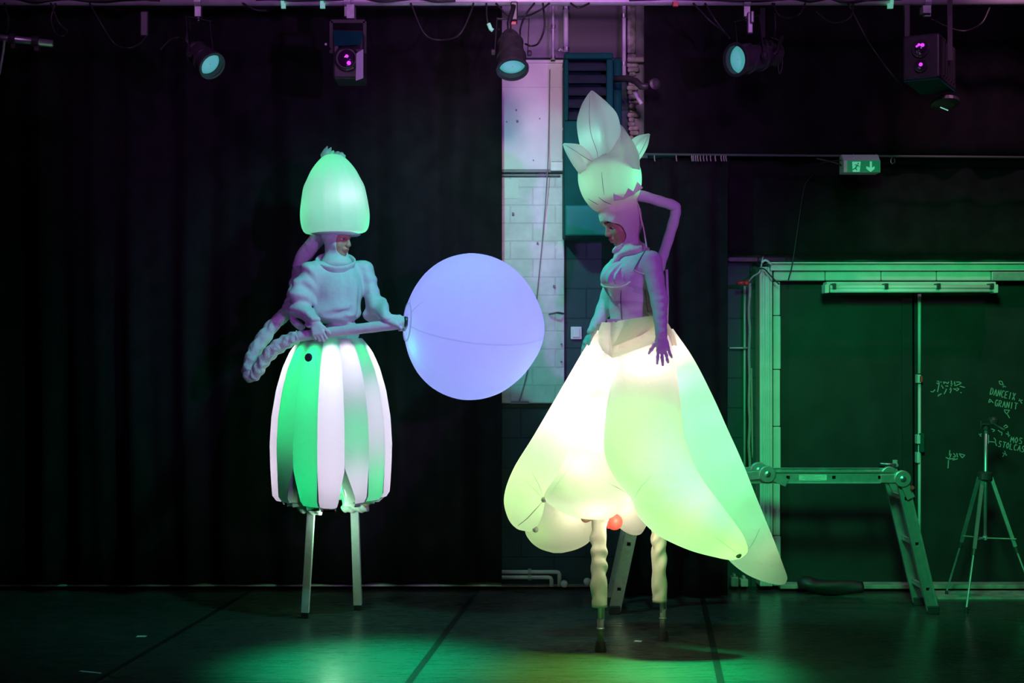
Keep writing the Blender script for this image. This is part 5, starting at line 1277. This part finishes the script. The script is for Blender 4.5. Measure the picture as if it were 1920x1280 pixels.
# headdress: bud and petals
bud = kid(MB().lathe(p(1152, 395, 0), Vector((-.14, 0, 1)), [((395 - y) / 350 * .99, max(r, .3) / 350) for y, r in spline([(397, 4), (396, 22), (392, 33), (384, 42), (372, 50), (358, 56), (342, 59.5), (326, 60), (310, 57), (298, 50), (290, 38), (286, 22), (284, 4)], 4)], 96, lobes=8, amp=.02), 'headdress_bud', 'hat_cloth', PR, smooth=True)
def hl_(L, R_, yc, th, lights, **k):
    o = lf('headdress_petal', 'hat_cloth', L, R_, yc, th, n=28, seg=8, crease=.45, **k)
    for x, y, dy, pw, c in lights: lamp('headdress_light', p(x, y, dy), pw * HDP, c, .03, o)
    return o
hpa = hl_([(1096, 320), (1090, 285), (1083, 250), (1082, 225), (1090, 198), (1100, 180), (1108, 170)], [(1170, 320), (1168, 285), (1165, 250), (1158, 216), (1140, 194), (1124, 180), (1112, 170)], [-.05, -.07, -.06, -.05, -.03, -.01, 0], [.05, .07, .075, .07, .05, .03, .005], [(1112, 262, -.06, .40, (.25, 1, .7)), (1140, 225, -.03, .12, (.3, .9, .7))])
hpb = hl_([(1122, 316), (1130, 295), (1138, 275), (1152, 255), (1163, 243)], [(1200, 318), (1198, 290), (1188, 268), (1176, 250), (1166, 242)], [-.08, -.09, -.08, -.06, -.04], [.05, .06, .055, .035, .005], [(1160, 290, -.08, .3, (.35, 1, .5))])
hpc = hl_([(1086, 326), (1072, 306), (1060, 284), (1055, 271)], [(1124, 308), (1110, 284), (1086, 271), (1058, 268)], [-.07, -.08, -.07, -.05], [.04, .055, .04, .005], [(1095, 298, -.07, .25, (.5, 1, .55))])
hpd = hl_([(1166, 292), (1176, 272), (1192, 256), (1216, 250)], [(1196, 304), (1206, 290), (1215, 272), (1219, 252)], [0, -.01, -.01, 0], [.04, .05, .04, .005], [(1196, 280, -.01, .22, (.2, 1, .55))])
hl_([(1120, 300), (1122, 270), (1126, 240), (1136, 220)], [(1186, 300), (1184, 270), (1170, 240), (1142, 220)], [.08, .10, .11, .11], [.04, .05, .04, .005], [])
lamp('headdress_light', p(1178, 335, -.04), .95 * HDP, (.10, 1, .38), .04, bud); lamp('headdress_light', p(1120, 340, -.04), .40 * HDP, (.5, 1, .5), .04, bud); lamp('headdress_light', p(1150, 385, 0), .6 * HDP, (1, .85, .6), .03, bud)
crease(hpa, [(1106, 178), (1105, 215), (1108, 250), (1118, 280), (1122, 298)], .0014, 'dark_seam'); crease(hpb, [(1164, 246), (1150, 265), (1135, 290), (1126, 310)], .0014, 'dark_seam')
crease(hpc, [(1058, 271), (1080, 284), (1100, 297), (1118, 306)], .0014, 'dark_seam'); crease(hpd, [(1216, 254), (1206, 276), (1196, 294)], .0014, 'dark_seam')
crease(bud, [(1128, 322), (1130, 345), (1133, 366)], .0014, 'dark_seam')
crease(bud, [(1102, 372), (1112, 378), (1122, 384)], .0018, 'dark_seam'); crease(bud, [(1122, 369), (1134, 378), (1147, 383)], .0018, 'dark_seam'); crease(bud, [(1150, 362), (1160, 370), (1172, 373)], .0018, 'dark_seam')
# pointed sepals at the foot of the bud
for tri in ([(1152, 376), (1174, 372), (1150, 363)], [(1168, 374), (1192, 362), (1178, 352)], [(1184, 366), (1206, 352), (1195, 340)]):
    cx_ = sum(a for a, b_ in tri) / 3; dd = -math.sqrt(max(.002, .155 ** 2 - ((cx_ - 1152) / 350) ** 2)) - .012
    kid(MB().prism([p(a, b_, dd) for a, b_ in tri], (0, .02, 0)), 'sepal', 'hood_cloth', bud, bevel=.003)
# hose from the headdress
tb = [p(1192, 366, .03), p(1210, 369, .05), p(1240, 378, .08), p(1262, 385, .10), p(1267, 392, .11), p(1264, 412, .12), p(1254, 446, .14), p(1243, 480, .15), p(1236, 505, .14)]
kid(MB().tube([Vector(q_) for q_ in spline(tb, 6)], lambda s, th: .031 if s < .12 else .029 + .001 * math.sin(60 * s), 20), 'headdress_hose', 'cloth', PR, smooth=True)
kid(MB().tube([Vector(q_) for q_ in spline([p(1197, 384, -.06), p(1201, 405, -.06), p(1207, 430, -.08), p(1213, 466, -.15)], 6)], .004, 7), 'hood_cord', 'cream', PR, smooth=True)
